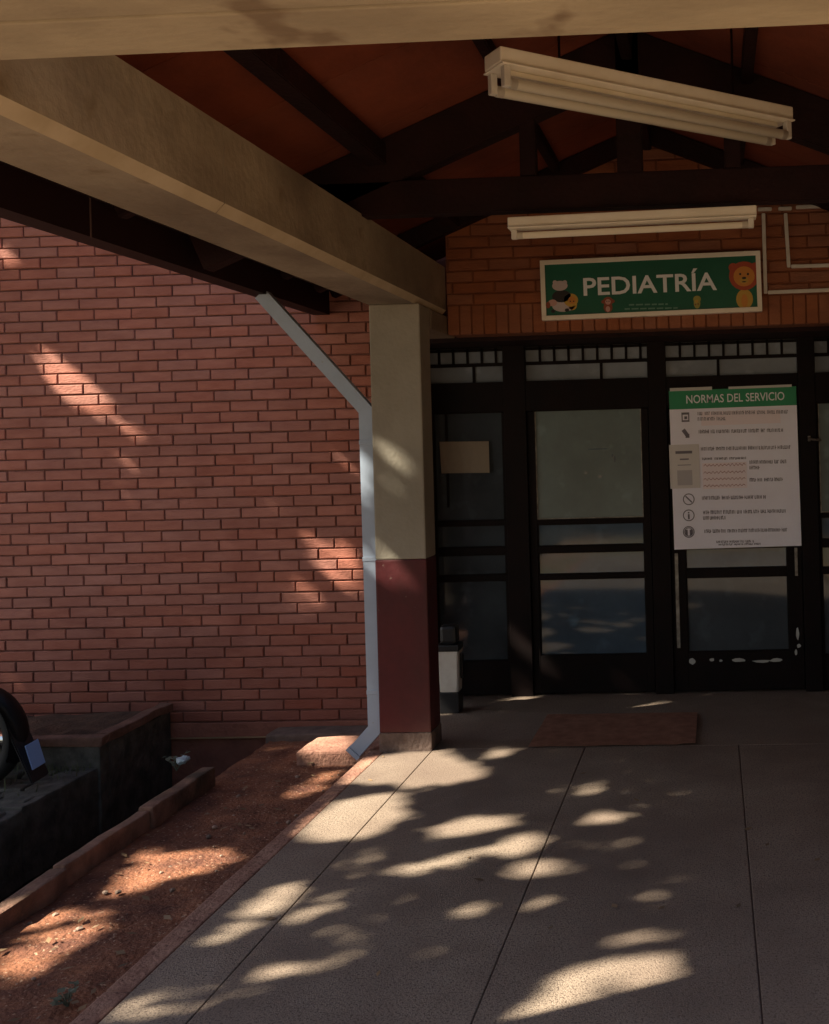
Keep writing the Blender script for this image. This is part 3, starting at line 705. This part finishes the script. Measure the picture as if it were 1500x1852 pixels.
for k in (.2, .8):
    p = (A-xx*wv/2).lerp(B-xx*wv/2, k); bm = bmesh.new(); tube(bm, [p+Vector((0, 0, -.004)), Vector((p.x, p.y, deckz(p.x)+.005))], .005, 8); link('hanger_rod', bm, M_timber, L1)
LY = TY-.085
A = at(920, 395, Y=LY); B = at(1368, 373, Y=LY)
z_ = (A.z+B.z)/2
lamp('single tube white lamp fixed along the dark tie beam over the green sign', A, B, .06, 1, .045, .036)

# conduits -----------------------------------------------------------------
def conduit(label, segs):
    o = empty('cable_conduit', at(*segs[0][0], Y=GAB_Y), label, 'conduit', 'white cable conduits on the brick wall')
    for i, (a, b) in enumerate(segs):
        a, b = at(*a, Y=GAB_Y-.014), at(*b, Y=GAB_Y-.014)
        bm = bmesh.new(); bar(bm, a, b, .02, .022, up=(0, 1, 0), bev=.003); link('run', bm, M_wplast, o)
    return o
c1 = conduit('white conduit dropping from the wall lamp past the sign then right', [((1381, 386), (1385, 531)), ((1389, 529), (1540, 523)), ((1371, 379), (1396, 378))])
c2 = conduit('white conduit dropping under the beam right of the sign conduit', [((1421, 386), (1427, 484)), ((1431, 482), (1540, 479)), ((1408, 378), (1432, 377)), ((1440, 375), (1540, 371))])

# ------------------------------------------------------------------ ground objects
# doormat
bm = bmesh.new(); MP = [at(958, 1346, z=.012), at(1243, 1350, z=.012), at(1275, 1292, z=.012), at(1005, 1287, z=.012)]
x0, x1, y0, y1 = MP[0].x, (MP[1].x+MP[2].x)/2, (MP[0].y+MP[1].y)/2, (MP[2].y+MP[3].y)/2
gx, gy = 26, 14; V = [[None]*(gy+1) for _ in range(gx+1)]
for i in range(gx+1):
    for j in range(gy+1):
        x = x0+(x1-x0)*i/gx; y = y0+(y1-y0)*j/gy
        V[i][j] = bm.verts.new((x, y, .011+.003*mn.noise((x*6, y*6, 2))+(.006 if (i > gx-3 and j < 3) else 0)))
for i in range(gx):
    for j in range(gy): bm.faces.new((V[i][j], V[i+1][j], V[i+1][j+1], V[i][j+1]))
bmesh.ops.solidify(bm, geom=bm.faces[:], thickness=.009)
tag(link('doormat', bm, M_mat), 'worn reddish doormat lying on the walkway before the doors', 'doormat')
# bin behind the column
p0 = at(811, 1262, z=0); by = 6.45
bx = at(815, 1200, Y=by).x; zt = at(811, 1172, Y=by).z; zb_ = at(811, 1250, Y=by).z; ztt = at(811, 1130, Y=by).z
wb = empty('waste_bin', (bx, by, 0), 'narrow white bin with a black top behind the column', 'bin')
hw = .062
bm = bmesh.new(); t = bmesh.new(); bmesh.ops.create_cone(t, cap_ends=True, segments=4, radius1=hw*1.25, radius2=hw*1.414, depth=zt-zb_)
bmesh.ops.rotate(t, verts=t.verts, cent=(0, 0, 0), matrix=Matrix.Rotation(rad(45), 3, 'Z')); bmesh.ops.bevel(t, geom=t.edges[:], offset=.007, segments=2, affect='EDGES')
for v in t.verts: v.co += Vector((bx, by, (zt+zb_)/2))
merge(bm, t); link('body', bm, M_wplast, wb)
bm = bmesh.new(); box(bm, (bx-hw-.006, by-hw-.006, zt-.012), (bx+hw+.006, by+hw+.006, zt+.03), bev=.01); box(bm, (bx-hw+.012, by-hw+.012, zt+.03), (bx+hw-.012, by+hw-.012, ztt), bev=.02); link('lid', bm, M_black, wb)
bm = bmesh.new(); box(bm, (bx-hw*.95, by-hw*.95, .001), (bx+hw*.95, by+hw*.95, zb_+.004), bev=.006); link('base', bm, M_black, wb)
bm = bmesh.new(); box(bm, (bx+hw+.001, by-.02, zb_+.08), (bx+hw+.016, by+.02, zt-.03), bev=.004); link('handle', bm, M_black, wb)
# edging kerb along the soil
EZ = -.055
ea, eb = at(372, 1388, z=EZ), at(2, 1650, z=EZ)
ex1 = (ea.x+eb.x)/2
ek = empty('edging_kerb', (ex1, 4, SOIL_Z), 'narrow reddish concrete edging along the soil beside the dark channel', 'kerb')
bm = bmesh.new(); y = ea.y; random.seed(5)
while y > -2:
    l = random.uniform(.5, .72); box(bm, (ex1-.06+random.uniform(-.008, .008), y-l+.004, CH_Z), (ex1+.012+random.uniform(-.008, .008), y, EZ+random.uniform(-.018, .006)), bev=.012); y -= l
bmesh.ops.subdivide_edges(bm, edges=[e for e in bm.edges if e.calc_length() > .2], cuts=7, use_grid_fill=True)
for v in bm.verts: v.co += Vector((mn.noise(v.co*8+Vector((3, 0, 0))), 0, mn.noise(v.co*7)))*.006
link('blocks', bm, mat('blotched_red_cement', (.27, .14, .095), .95, col2=(.13, .065, .045), scale=7, bump=.5, bscale=50, stain=(3, (1, 1, 1), (.04, .03, .02), .45, .65)), ek)  # random dark blotches in the cement's colour
# channel wall and the planter at the foot of the brick wall
rw = empty('retaining_wall', (-3.45, 2, CH_Z), 'dark low wall holding the cobbled bank along the channel', 'wall')
bm = bmesh.new(); y = WALL_Y-.02
while y > -3:
    box(bm, (-3.60, y-.72, CH_Z), (-3.43+random.uniform(-.008, .008), y-.004, PLAT_Z+.004+random.uniform(-.01, .01)), bev=.012); y -= .72
bmesh.ops.subdivide_edges(bm, edges=[e for e in bm.edges if e.calc_length() > .2], cuts=6, use_grid_fill=True)
for v in bm.verts: v.co += Vector((mn.noise(v.co*6), 0, mn.noise(v.co*9)))*.012
link('blocks', bm, M_cob, rw)
PX1 = -3.42; PY0 = 5.8; RZ = .05
pl_ = empty('planter', (-4.6, 6.2, PLAT_Z), 'low planter with a reddish rim at the foot of the brick wall', 'planter')
bm = bmesh.new(); box(bm, (-6.8, PY0, CH_Z), (PX1, PY0+.09, RZ-.05), bev=.008); box(bm, (PX1-.09, PY0+.092, CH_Z), (PX1, WALL_Y-.02, RZ-.05), bev=.008); link('side_wall', bm, M_cob, pl_)
bm = bmesh.new(); box(bm, (-6.8, PY0-.012, RZ-.049), (PX1+.012, PY0+.06, RZ), bev=.01); box(bm, (PX1-.06, PY0+.062, RZ-.048), (PX1+.014, WALL_Y-.018, RZ+.004), bev=.01); bmesh.ops.subdivide_edges(bm, edges=[e for e in bm.edges if e.calc_length() > .2], cuts=9, use_grid_fill=True)
for v in bm.verts: v.co += Vector((mn.noise(v.co*7), mn.noise(v.co*7+Vector((5, 0, 0))), mn.noise(v.co*6+Vector((0, 4, 0)))))*.012
link('rim', bm, mat('dirty_rim_cement', (.2, .1, .07), .95, col2=(.1, .05, .036), scale=6, bump=.5, bscale=50), pl_)
bm = bmesh.new(); quad(bm, -6.8, PX1-.088, PY0+.088, WALL_Y-.012, RZ-.06); bmesh.ops.subdivide_edges(bm, edges=bm.edges[:], cuts=24, use_grid_fill=True)
for v in bm.verts: v.co.z += .04*mn.noise(v.co*5)
link('planter_soil', bm, mat('dark_soil', (.1, .05, .03), .95, var=.6, scale=8, bump=.6), pl_)
random.seed(9); bm = bmesh.new()
for k in range(260):
    x, y = random.uniform(-4.1, -3.46), random.choice((random.uniform(4.6, PY0-.02), random.gauss(PY0-.06, .03))); a = random.uniform(0, 6.28); h = random.uniform(.03, .09); w = .004
    p = Vector((x, y, PLAT_Z-.012)); d1 = Vector((math.cos(a), math.sin(a), 0)); tip = p+d1*h*.4+Vector((0, 0, h)); sd = Vector((-d1.y, d1.x, 0))*w
    bm.faces.new([bm.verts.new(q) for q in (p-sd, p+sd, tip)])
tag(link('grass', bm, mat('dull_grass', (.12, .13, .06), .8, var=.5, scale=12)), 'sparse dull grass between the cobbles before the planter', 'grass', kind='stuff')
# splash block under the spout + ledge
def rough_block(name, a, b, m, lab, cat, seed):
    bm = bmesh.new(); box(bm, a, b, bev=.014); bmesh.ops.subdivide_edges(bm, edges=bm.edges[:], cuts=3, use_grid_fill=True)
    for v in bm.verts: v.co += Vector((mn.noise(v.co*9+Vector((seed, 0, 0))), mn.noise(v.co*9+Vector((0, seed, 0))), mn.noise(v.co*9+Vector((0, 0, seed)))))*.008
    return tag(link(name, bm, m), lab, cat)
a = at(535, 1362, z=-.08); b = at(640, 1330, z=-.08)
rough_block('splash_block', (a.x, a.y, SOIL_Z-.05), (CX0-.03, a.y+.33, -.075), M_redcem, 'rough sunlit block under the spout of the downpipe', 'block', 3)
a2 = at(490, 1322, Y=WALL_Y-.12)
rough_block('wall_ledge', (a2.x, WALL_Y-.2, SOIL_Z-.05), (CX0-.02, WALL_Y-.014, a2.z), M_cement, 'low dark cement ledge at the foot of the brick wall', 'ledge', 8)
# pebbles, dry leaves (uncountable), weed and litter
bm = bmesh.new(); random.seed(21)
for k in range(200):
    x = random.uniform(-2.62, KX-.01); y = random.uniform(1.6, 6.3); r = random.choice((.003, .004, .005, .007, .011))*random.uniform(.7, 1.3)
    t = bmesh.new(); bmesh.ops.create_icosphere(t, subdivisions=1, radius=r)
    for v in t.verts: v.co = Vector((v.co.x*random.uniform(.8, 1.3), v.co.y*random.uniform(.8, 1.3), v.co.z*.7)) + Vector((x, y, SOIL_Z+r*.4))
    merge(bm, t)
tag(link('gravel', bm, M_stone), 'scattered small pebbles on the red soil strip', 'gravel', kind='stuff')
bm = bmesh.new()
for k in range(168):
    if k < 110: x, y, z = random.uniform(-2.62, KX), random.uniform(1.8, 6.3), SOIL_Z+.018
    elif k < 140: x, y, z = random.uniform(-3.35, -2.8), random.uniform(2, 6.3), CH_Z+.01
    else: x, y, z = random.uniform(KX, .9)*1.0, random.uniform(3.2, 6.4), .004
    a = random.uniform(0, 6.28); l = random.uniform(.012, .03); d1 = Vector((math.cos(a), math.sin(a), random.uniform(-.1, .2)))*l; d2 = Vector((-math.sin(a), math.cos(a), random.uniform(-.2, .3)))*l*.42
    p = Vector((x, y, z)); bm.faces.new([bm.verts.new(q) for q in (p-d1, p+d2, p+d1, p-d2)])
tag(link('leaf_litter', bm, M_dry), 'dry fallen leaves scattered on the soil and walkway', 'leaves', kind='stuff')
def weed(p, n, h, lab, seed):
    random.seed(seed); o = empty('weed', p, lab, 'weed'); bs = bmesh.new(); bl_ = bmesh.new()
    for k in range(n):
        a = random.uniform(0, 6.28); tip = p+Vector((math.cos(a)*h*.6, math.sin(a)*h*.6, h*random.uniform(.5, 1.0))); mid = p.lerp(tip, .5)+Vector((0, 0, h*.15))
        tube(bs, [p, mid, tip], [.003, .002, .001], 5)
        for q in range(4):
            c = p.lerp(mid, .6) if q == 0 else mid.lerp(tip, q/3); b_ = random.uniform(0, 6.28); l = random.uniform(.018, .034)
            d1 = Vector((math.cos(b_), math.sin(b_), random.uniform(-.2, .5)))*l; d2 = Vector((-math.sin(b_), math.cos(b_), .2))*l*.4
            bl_.faces.new([bl_.verts.new(x) for x in (c, c+d1*.5+d2, c+d1, c+d1*.5-d2)])
    link('stem', bs, M_weed, o); link('foliage', bl_, M_weed, o)
weed(at(123, 1822, z=SOIL_Z), 6, .07, 'small grey-green weed in the soil beside the walkway kerb', 3)
weed(at(352, 1400, z=SOIL_Z-.02)+Vector((-.1, 0, .02)), 8, .1, 'tiny weed at the far end of the concrete edging', 6)
bm = bmesh.new(); p = at(332, 1392, z=-.1); t = bmesh.new(); bmesh.ops.create_icosphere(t, subdivisions=2, radius=.035)
for v in t.verts: v.co = v.co*(1+.6*mn.noise(v.co*60)); v.co.z *= .6; v.co += Vector((p.x, p.y, EZ+.01))
merge(bm, t); tag(link('crumpled_wrapper', bm, mat('foil_wrapper', (.3, .36, .4), .4)), 'small crumpled pale wrapper at the end of the edging', 'litter')

# ------------------------------------------------------------------ motorcycle at the left edge
mc0 = at(8, 1420, z=PLAT_Z)
mc = empty('motorcycle', mc0, 'black motorcycle with blue panels, tail just inside the left edge', 'motorcycle')
HD = Vector((-.97, .16, 0)).normalized(); SD = Vector((-HD.y, HD.x, 0))
RW = mc0 + HD*.12 + Vector((0, 0, .26))
LEAN = .16
def mp(f, s, z): return Vector((RW.x, RW.y, PLAT_Z)) + HD*f + SD*(s+LEAN*(z-.05)) + Vector((0, 0, z))
def torus(bm, c, R, r, n=40, m=10):
    rg = []
    for i in range(n):
        a = 2*math.pi*i/n; e = HD*math.cos(a)+Vector((0, 0, math.sin(a)))
        rg.append([bm.verts.new(c+e*(R+r*math.cos(2*math.pi*k/m))+SD*r*1.15*math.sin(2*math.pi*k/m)) for k in range(m)])
    for i in range(n):
        for k in range(m): f = bm.faces.new((rg[i][k], rg[(i+1) % n][k], rg[(i+1) % n][(k+1) % m], rg[i][(k+1) % m])); f.smooth = True
for f0 in (0, 1.24):
    c = mp(f0, 0, .26); bm = bmesh.new(); tube(bm, [c-SD*.06, c+SD*.06], .05, 16); w = link('wheel', bm, M_black, mc)
    bm = bmesh.new(); torus(bm, c, .215, .045); link('tyre', bm, M_tyre, w)
    bm = bmesh.new(); torus(bm, c, .178, .014)
    for k in range(9):
        a = 2*math.pi*k/9; e = HD*math.cos(a)+Vector((0, 0, math.sin(a))); tube(bm, [c+e*.04, c+e*.175], .006, 6)
    link('rim', bm, M_black, w)
def fender(f0, a0, a1, R, wd):
    bm = bmesh.new(); c = mp(f0, 0, .26); n = 16; prev = None
    for i in range(n+1):
        a = a0+(a1-a0)*i/n; e = HD*math.cos(a)+Vector((0, 0, math.sin(a)))
        row = [bm.verts.new(c+e*(R-.03*abs(s)**2)+SD*s*wd) for s in (-1, -.5, 0, .5, 1)]
        if prev:
            for k in range(4): f = bm.faces.new((prev[k], prev[k+1], row[k+1], row[k])); f.smooth = True
        prev = row
    bmesh.ops.solidify(bm, geom=bm.faces[:], thickness=.006)
    return link('fender', bm, M_black, mc)
fender(0, rad(60), rad(205), .285, .07); fender(1.24, rad(20), rad(150), .285, .06)
bm = bmesh.new(); bar(bm, mp(-.322, 0, .24), mp(-.345, 0, .11), .09, .006, up=HD, bev=.002); link('blue_shine_plate', bm, M_shine, mc)  # flat blue piece stands in for sky shine on the tyre
bm = bmesh.new(); bar(bm, mp(-.24, 0, .34), mp(-.34, 0, .04), .12, .018, up=HD, bev=.006); link('mudflap', bm, M_black, mc)
bm = bmesh.new(); tube(bm, [mp(-.12, -.14, .20), mp(.2, -.15, .2), mp(.75, -.12, .17)], [.045, .045, .02], 12); link('exhaust', bm, M_chrome, mc)
bm = bmesh.new()
for s in (-1, 1): bar(bm, mp(.2, .12*s, .60), mp(.5, .14*s, .50), .02, .16, bev=.008); 
link('side_panel', bm, M_blue, mc)
bm = bmesh.new(); bar(bm, mp(.1, 0, .70), mp(.6, 0, .68), .22, .09, bev=.03); link('seat', bm, M_black, mc)
bm = bmesh.new(); tube(bm, [mp(.5, 0, .70), mp(.62, 0, .76), mp(.82, 0, .80), mp(.95, 0, .74)], [.07, .13, .13, .06], 14); link('fuel_tank', bm, M_blue, mc)
bm = bmesh.new(); bar(bm, mp(.45, 0, .3), mp(.75, 0, .42), .26, .26, bev=.04); link('engine', bm, M_black, mc)
bm = bmesh.new()
for s in (-1, 1): tube(bm, [mp(1.24, .08*s, .26), mp(.98, .08*s, .86)], .02, 10); tube(bm, [mp(0, .08*s, .26), mp(.5, .08*s, .34)], .02, 8); tube(bm, [mp(.05, .1*s, .32), mp(.15, .1*s, .6)], .022, 10)
tube(bm, [mp(.9, 0, .78), mp(.6, 0, .62), mp(.3, 0, .62), mp(.08, 0, .62)], .02, 8); tube(bm, [mp(.95, 0, .7), mp(.8, 0, .3), mp(.5, 0, .25)], .02, 8)
link('fork_and_chassis', bm, M_black, mc)
bm = bmesh.new(); tube(bm, [mp(.85, -.34, .98), mp(.97, -.2, 1.0), mp(.99, 0, .95), mp(.97, .2, 1.0), mp(.85, .34, .98)], .013, 8); link('handlebar', bm, M_chrome, mc)
bm = bmesh.new(); tube(bm, [mp(1.02, 0, .84), mp(1.1, 0, .84), mp(1.13, 0, .84)], [.06, .085, .08], 16); link('headlight', bm, M_chrome, mc)
bm = bmesh.new(); box(bm, mp(.02, 0, .60)-Vector((.04, .05, .03)), mp(.02, 0, .60)+Vector((.04, .05, .03)), bev=.012); link('tail_light', bm, flat('tail_red', (.3, .01, .01)), mc)

# ------------------------------------------------------------------ the shade tree (left of the frame): its gaps let the sun through
fl = lambda pts: [at(u, v, z=0) for u, v in pts]
so_ = lambda pts: [at(u, v, z=SOIL_Z) for u, v in pts]
ed = lambda pts: [at(u, v, z=EZ) for u, v in pts]
wa = lambda pts: [at(u, v, Y=WALL_Y) for u, v in pts]
co = lambda pts: [at(u, v, Y=COL_Y) for u, v in pts]
GAPS = [
 (4, fl([(628, 1400), (640, 1380), (720, 1364), (800, 1360), (850, 1383), (872, 1402), (800, 1417), (640, 1414)])),
 (4, fl([(545, 1502), (600, 1455), (680, 1440), (725, 1445), (718, 1480), (660, 1514), (580, 1517)])),
 (2.5, fl([(783, 1500), (830, 1480), (928, 1474), (918, 1496), (840, 1510), (790, 1512)])),
 (.75, fl([(888, 1532), (920, 1510), (985, 1500), (987, 1530), (950, 1550), (895, 1550)])),
 (.8, fl([(665, 1582), (760, 1560), (880, 1528), (882, 1547), (790, 1577), (690, 1592)])),
 (.7, fl([(908, 1572), (960, 1554), (1034, 1560), (1022, 1582), (960, 1590), (912, 1582)])),
 (1.5, fl([(1048, 1481), (1080, 1466), (1132, 1473), (1122, 1489), (1058, 1490)])),
 (.75, fl([(435, 1635), (500, 1600), (562, 1588), (572, 1610), (500, 1652), (436, 1664)])),
 (.75, fl([(495, 1675), (560, 1630), (645, 1608), (605, 1642), (540, 1676)])),
 (.55, fl([(185, 1838), (250, 1800), (400, 1768), (560, 1728), (655, 1708), (635, 1742), (450, 1793), (330, 1833), (200, 1855)])),
 (.85, fl([(900, 1860), (985, 1788), (1000, 1763), (1090, 1733), (1230, 1722), (1230, 1770)])),
 (.45, fl([(1085, 1702), (1150, 1680), (1225, 1660), (1225, 1690), (1120, 1714)])),
 (.3, fl([(1165, 1622), (1225, 1600), (1225, 1640), (1185, 1648)])),
 (.4, fl([(1035, 1527), (1150, 1517), (1155, 1531), (1050, 1537)])),
 (.12, fl([(1000, 1420), (1090, 1405), (1095, 1437), (1010, 1442)])),
 (.25, fl([(945, 1632), (1000, 1614), (1005, 1642), (945, 1644)])),
 (.1, fl([(800, 1655), (880, 1620), (905, 1640), (830, 1675)])),
 (.1, fl([(560, 1690), (700, 1650), (760, 1660), (620, 1720)])),
 (.7, fl([(1112, 1287), (1200, 1266), (1214, 1282), (1140, 1294)])),
 (.6, fl([(1018, 1303), (1092, 1303), (1092, 1313), (1030, 1316)])),
 (.8, fl([(903, 1264), (960, 1257), (1002, 1251), (940, 1270)])),
 (.8, fl([(1006, 1252), (1060, 1242), (1074, 1251)])),
 (1, fl([(790, 1278), (828, 1264), (822, 1288), (790, 1294)])),
 (.4, fl([(868, 1368), (900, 1348), (945, 1355), (880, 1378)])),
 (.4, fl([(585, 1565), (690, 1520), (722, 1535), (640, 1582)])),
 (.4, fl([(340, 1700), (430, 1665), (470, 1670), (380, 1720)])),
 (.2, fl([(640, 1440), (740, 1420), (780, 1428), (700, 1442)])),
 (.15, fl([(560, 1455), (600, 1415), (625, 1412), (600, 1448)])),
 (2, so_([(155, 1630), (260, 1562), (330, 1540), (412, 1538), (424, 1556), (330, 1588), (220, 1615)])),
 (.85, so_([(-20, 1728), (60, 1690), (160, 1678), (215, 1668), (155, 1712), (60, 1748), (-20, 1770)])),
 (.6, so_([(5, 1684), (100, 1640), (212, 1636), (204, 1662), (90, 1684)])),
 (.6, so_([(-20, 1780), (100, 1735), (115, 1750), (-20, 1800)])),
 (.8, so_([(505, 1440), (560, 1408), (628, 1388), (604, 1412), (540, 1444)])),
 (1, [at(u, v, z=-.08) for u, v in [(522, 1342), (548, 1330), (645, 1322), (645, 1364), (540, 1366)]]),
 (.9, ed([(135, 1572), (190, 1520), (240, 1495), (250, 1508), (170, 1566)])),
 (.9, ed([(-10, 1652), (40, 1612), (52, 1624), (-10, 1668)])),
 (3, wa([(66, 648), (100, 640), (142, 676), (190, 716), (194, 744), (140, 740), (88, 694)])),
 (.12, wa([(180, 742), (250, 758), (308, 790), (316, 804), (220, 794)])),
 (.1, wa([(140, 790), (215, 800), (220, 835), (150, 820)])),
 (.8, wa([(-10, 438), (25, 446), (42, 482), (-10, 478)])),
 (.45, wa([(98, 462), (142, 456), (144, 492), (103, 492)])),
 (1.5, wa([(556, 972), (610, 982), (655, 1004), (655, 1062), (620, 1064), (566, 1022)])),
 (.35, wa([(495, 1060), (560, 1058), (594, 1090), (562, 1124), (518, 1102)])),
 (.1, wa([(560, 1165), (605, 1170), (612, 1212), (570, 1212)])),
 (.85, co([(688, 782), (745, 830), (745, 866), (692, 836)])),
 (.45, co([(690, 852), (732, 878), (727, 914), (692, 880)])),
]
E1 = Vector((0, 0, 1)).cross(SUN_TO).normalized(); E2 = SUN_TO.cross(E1).normalized()
O0 = Vector((-1.5, 4.5, .6))
def ab(p): return ((p-O0).dot(E1), (p-O0).dot(E2))
G2 = []
for w, pts in GAPS:
    q = [ab(p) for p in pts]; cx = sum(a for a, b in q)/len(q); cy = sum(b for a, b in q)/len(q)
    q = [(a+(a-cx)/(math.hypot(a-cx, b-cy)+1e-6)*.012*w, b+(b-cy)/(math.hypot(a-cx, b-cy)+1e-6)*.012*w) for a, b in q]; cx = sum(a for a, b in q)/len(q); cy = sum(b for a, b in q)/len(q); G2.append((w, q, cx, cy, max(math.hypot(a-cx, b-cy) for a, b in q)))
def inside(q, x, y):
    c = False; j = len(q)-1
    for i in range(len(q)):
        if (q[i][1] > y) != (q[j][1] > y) and x < (q[j][0]-q[i][0])*(y-q[i][1])/(q[j][1]-q[i][1])+q[i][0]: c = not c
        j = i
    return c
random.seed(77)
tree = empty('tree', (-2.95, 1.45, SOIL_Z), 'leafy tree beside the canopy casting the dappled shade', 'tree')
bm = bmesh.new()
A_R, B_R = 3.45, 2.25; LAI = 7.5; LEN, WID = .115, .075
NL = int(LAI*math.pi*A_R*B_R/(LEN*WID*.5*.62))
for k in range(NL):
    r = math.sqrt(random.random()); th = random.uniform(0, 6.2832); a, b = A_R*r*math.cos(th)-.8, B_R*r*math.sin(th)-.2
    keep = 1.0
    for w, q, cx, cy, R_ in G2:
        if math.hypot(a-cx, b-cy) < R_+.02 and inside(q, a, b): keep = min(keep, 0 if w >= 1 else -math.log(w)/LAI)
    if random.random() > keep: continue
    half = 1.6*math.sqrt(max(0, 1-r*r))+.35
    t_ = 7.2+random.uniform(-half, half)
    p = O0+E1*a+E2*b+SUN_TO*t_
    nrm = Vector((random.gauss(0, 1), random.gauss(0, 1), random.gauss(0, 1)))+SUN_TO*1.2; nrm.normalize()
    d1 = nrm.orthogonal().normalized(); d1 = Matrix.Rotation(random.uniform(0, 6.28), 3, nrm) @ d1; d2 = nrm.cross(d1)
    s_ = random.uniform(.75, 1.2)
    bm.faces.new([bm.verts.new(p+v) for v in (-d1*LEN/2*s_, d2*WID/2*s_, d1*LEN/2*s_, -d2*WID/2*s_)])
link('crown', bm, M_leaf, tree)
bm = bmesh.new()
e0, e1 = at(945, 1838, z=0), at(1203, 1761, z=0)
td = Vector((-math.cos(AZ), -math.sin(AZ), 0)); tn = Vector((-td.y, td.x, 0))
if tn.y > 0: tn = -tn
base = e0 + td*2.75 + tn*.2
TC = Vector((base.x, base.y, SOIL_Z))
tc_ = O0+SUN_TO*7.2-E1*.8-E2*.2
def trunk(pts, rs): tube(bm, pts, rs, 12)
trunk([TC, TC+Vector((0, 0, .25)), TC+Vector((0, 0, 1.6)), TC+Vector((0, 0, 3.3)), TC+td*.15+Vector((0, 0, 4.6)), TC+td*.6+Vector((0, 0, 5.8)), TC+td*1.4+Vector((0, 0, 6.8))], [.30, .22, .2, .2, .17, .12, .04])
for q in range(5):
    a = q*1.25+.5; e = tc_+E1*2.6*math.cos(a)+E2*1.6*math.sin(a)
    s0 = TC+td*(.1+.09*q)+Vector((0, 0, 4.3+.27*q)); mid = s0.lerp(e, .5)+Vector((0, 0, .3))
    tube(bm, [s0, mid, e], [.05, .02, .006], 8)
link('trunk', bm, M_bark, tree)
# trees added behind the viewer to cut sky light (mirrored in the door glass)
random.seed(4)
bt = empty('screen_tree', (-1.5, -10, SOIL_Z), 'unseen leafy tree added behind the viewer to cut sky light', 'tree', 'added trees behind the viewer')
bm = bmesh.new(); tube(bm, [(-1.5, -10, SOIL_Z), (-1.6, -10, 2), (-1.4, -9.8, 4.4)], [.28, .22, .12], 10); link('trunk', bm, M_bark, bt)
bm = bmesh.new()
for k in range(5200):
    v = Vector((random.gauss(0, 1), random.gauss(0, 1), random.gauss(0, 1))).normalized()*(random.random()**.4)
    p = Vector((-1.5+v.x*3.8, -10+v.y*3, 4.4+v.z*3.4)); nrm = Vector((random.gauss(0, 1), random.gauss(0, 1), random.gauss(0, 1))).normalized(); d1 = nrm.orthogonal().normalized(); d2 = nrm.cross(d1)
    bm.faces.new([bm.verts.new(p+q) for q in (-d1*.16, d2*.1, d1*.16, -d2*.1)])
link('crown', bm, M_leaf, bt)
for x, y, s_ in ((5.5, -9.5, 1.05), (-9.5, -13, 1.2), (12, -11, 1.2)):
    c = bt.copy(); COL.objects.link(c)
    for ch in bt.children:
        k = ch.copy(); COL.objects.link(k); k.parent = c; k.matrix_parent_inverse = ch.matrix_parent_inverse.copy()
    c.location = (x, y, SOIL_Z); c.scale = (s_, s_, s_); c.rotation_euler.z = x
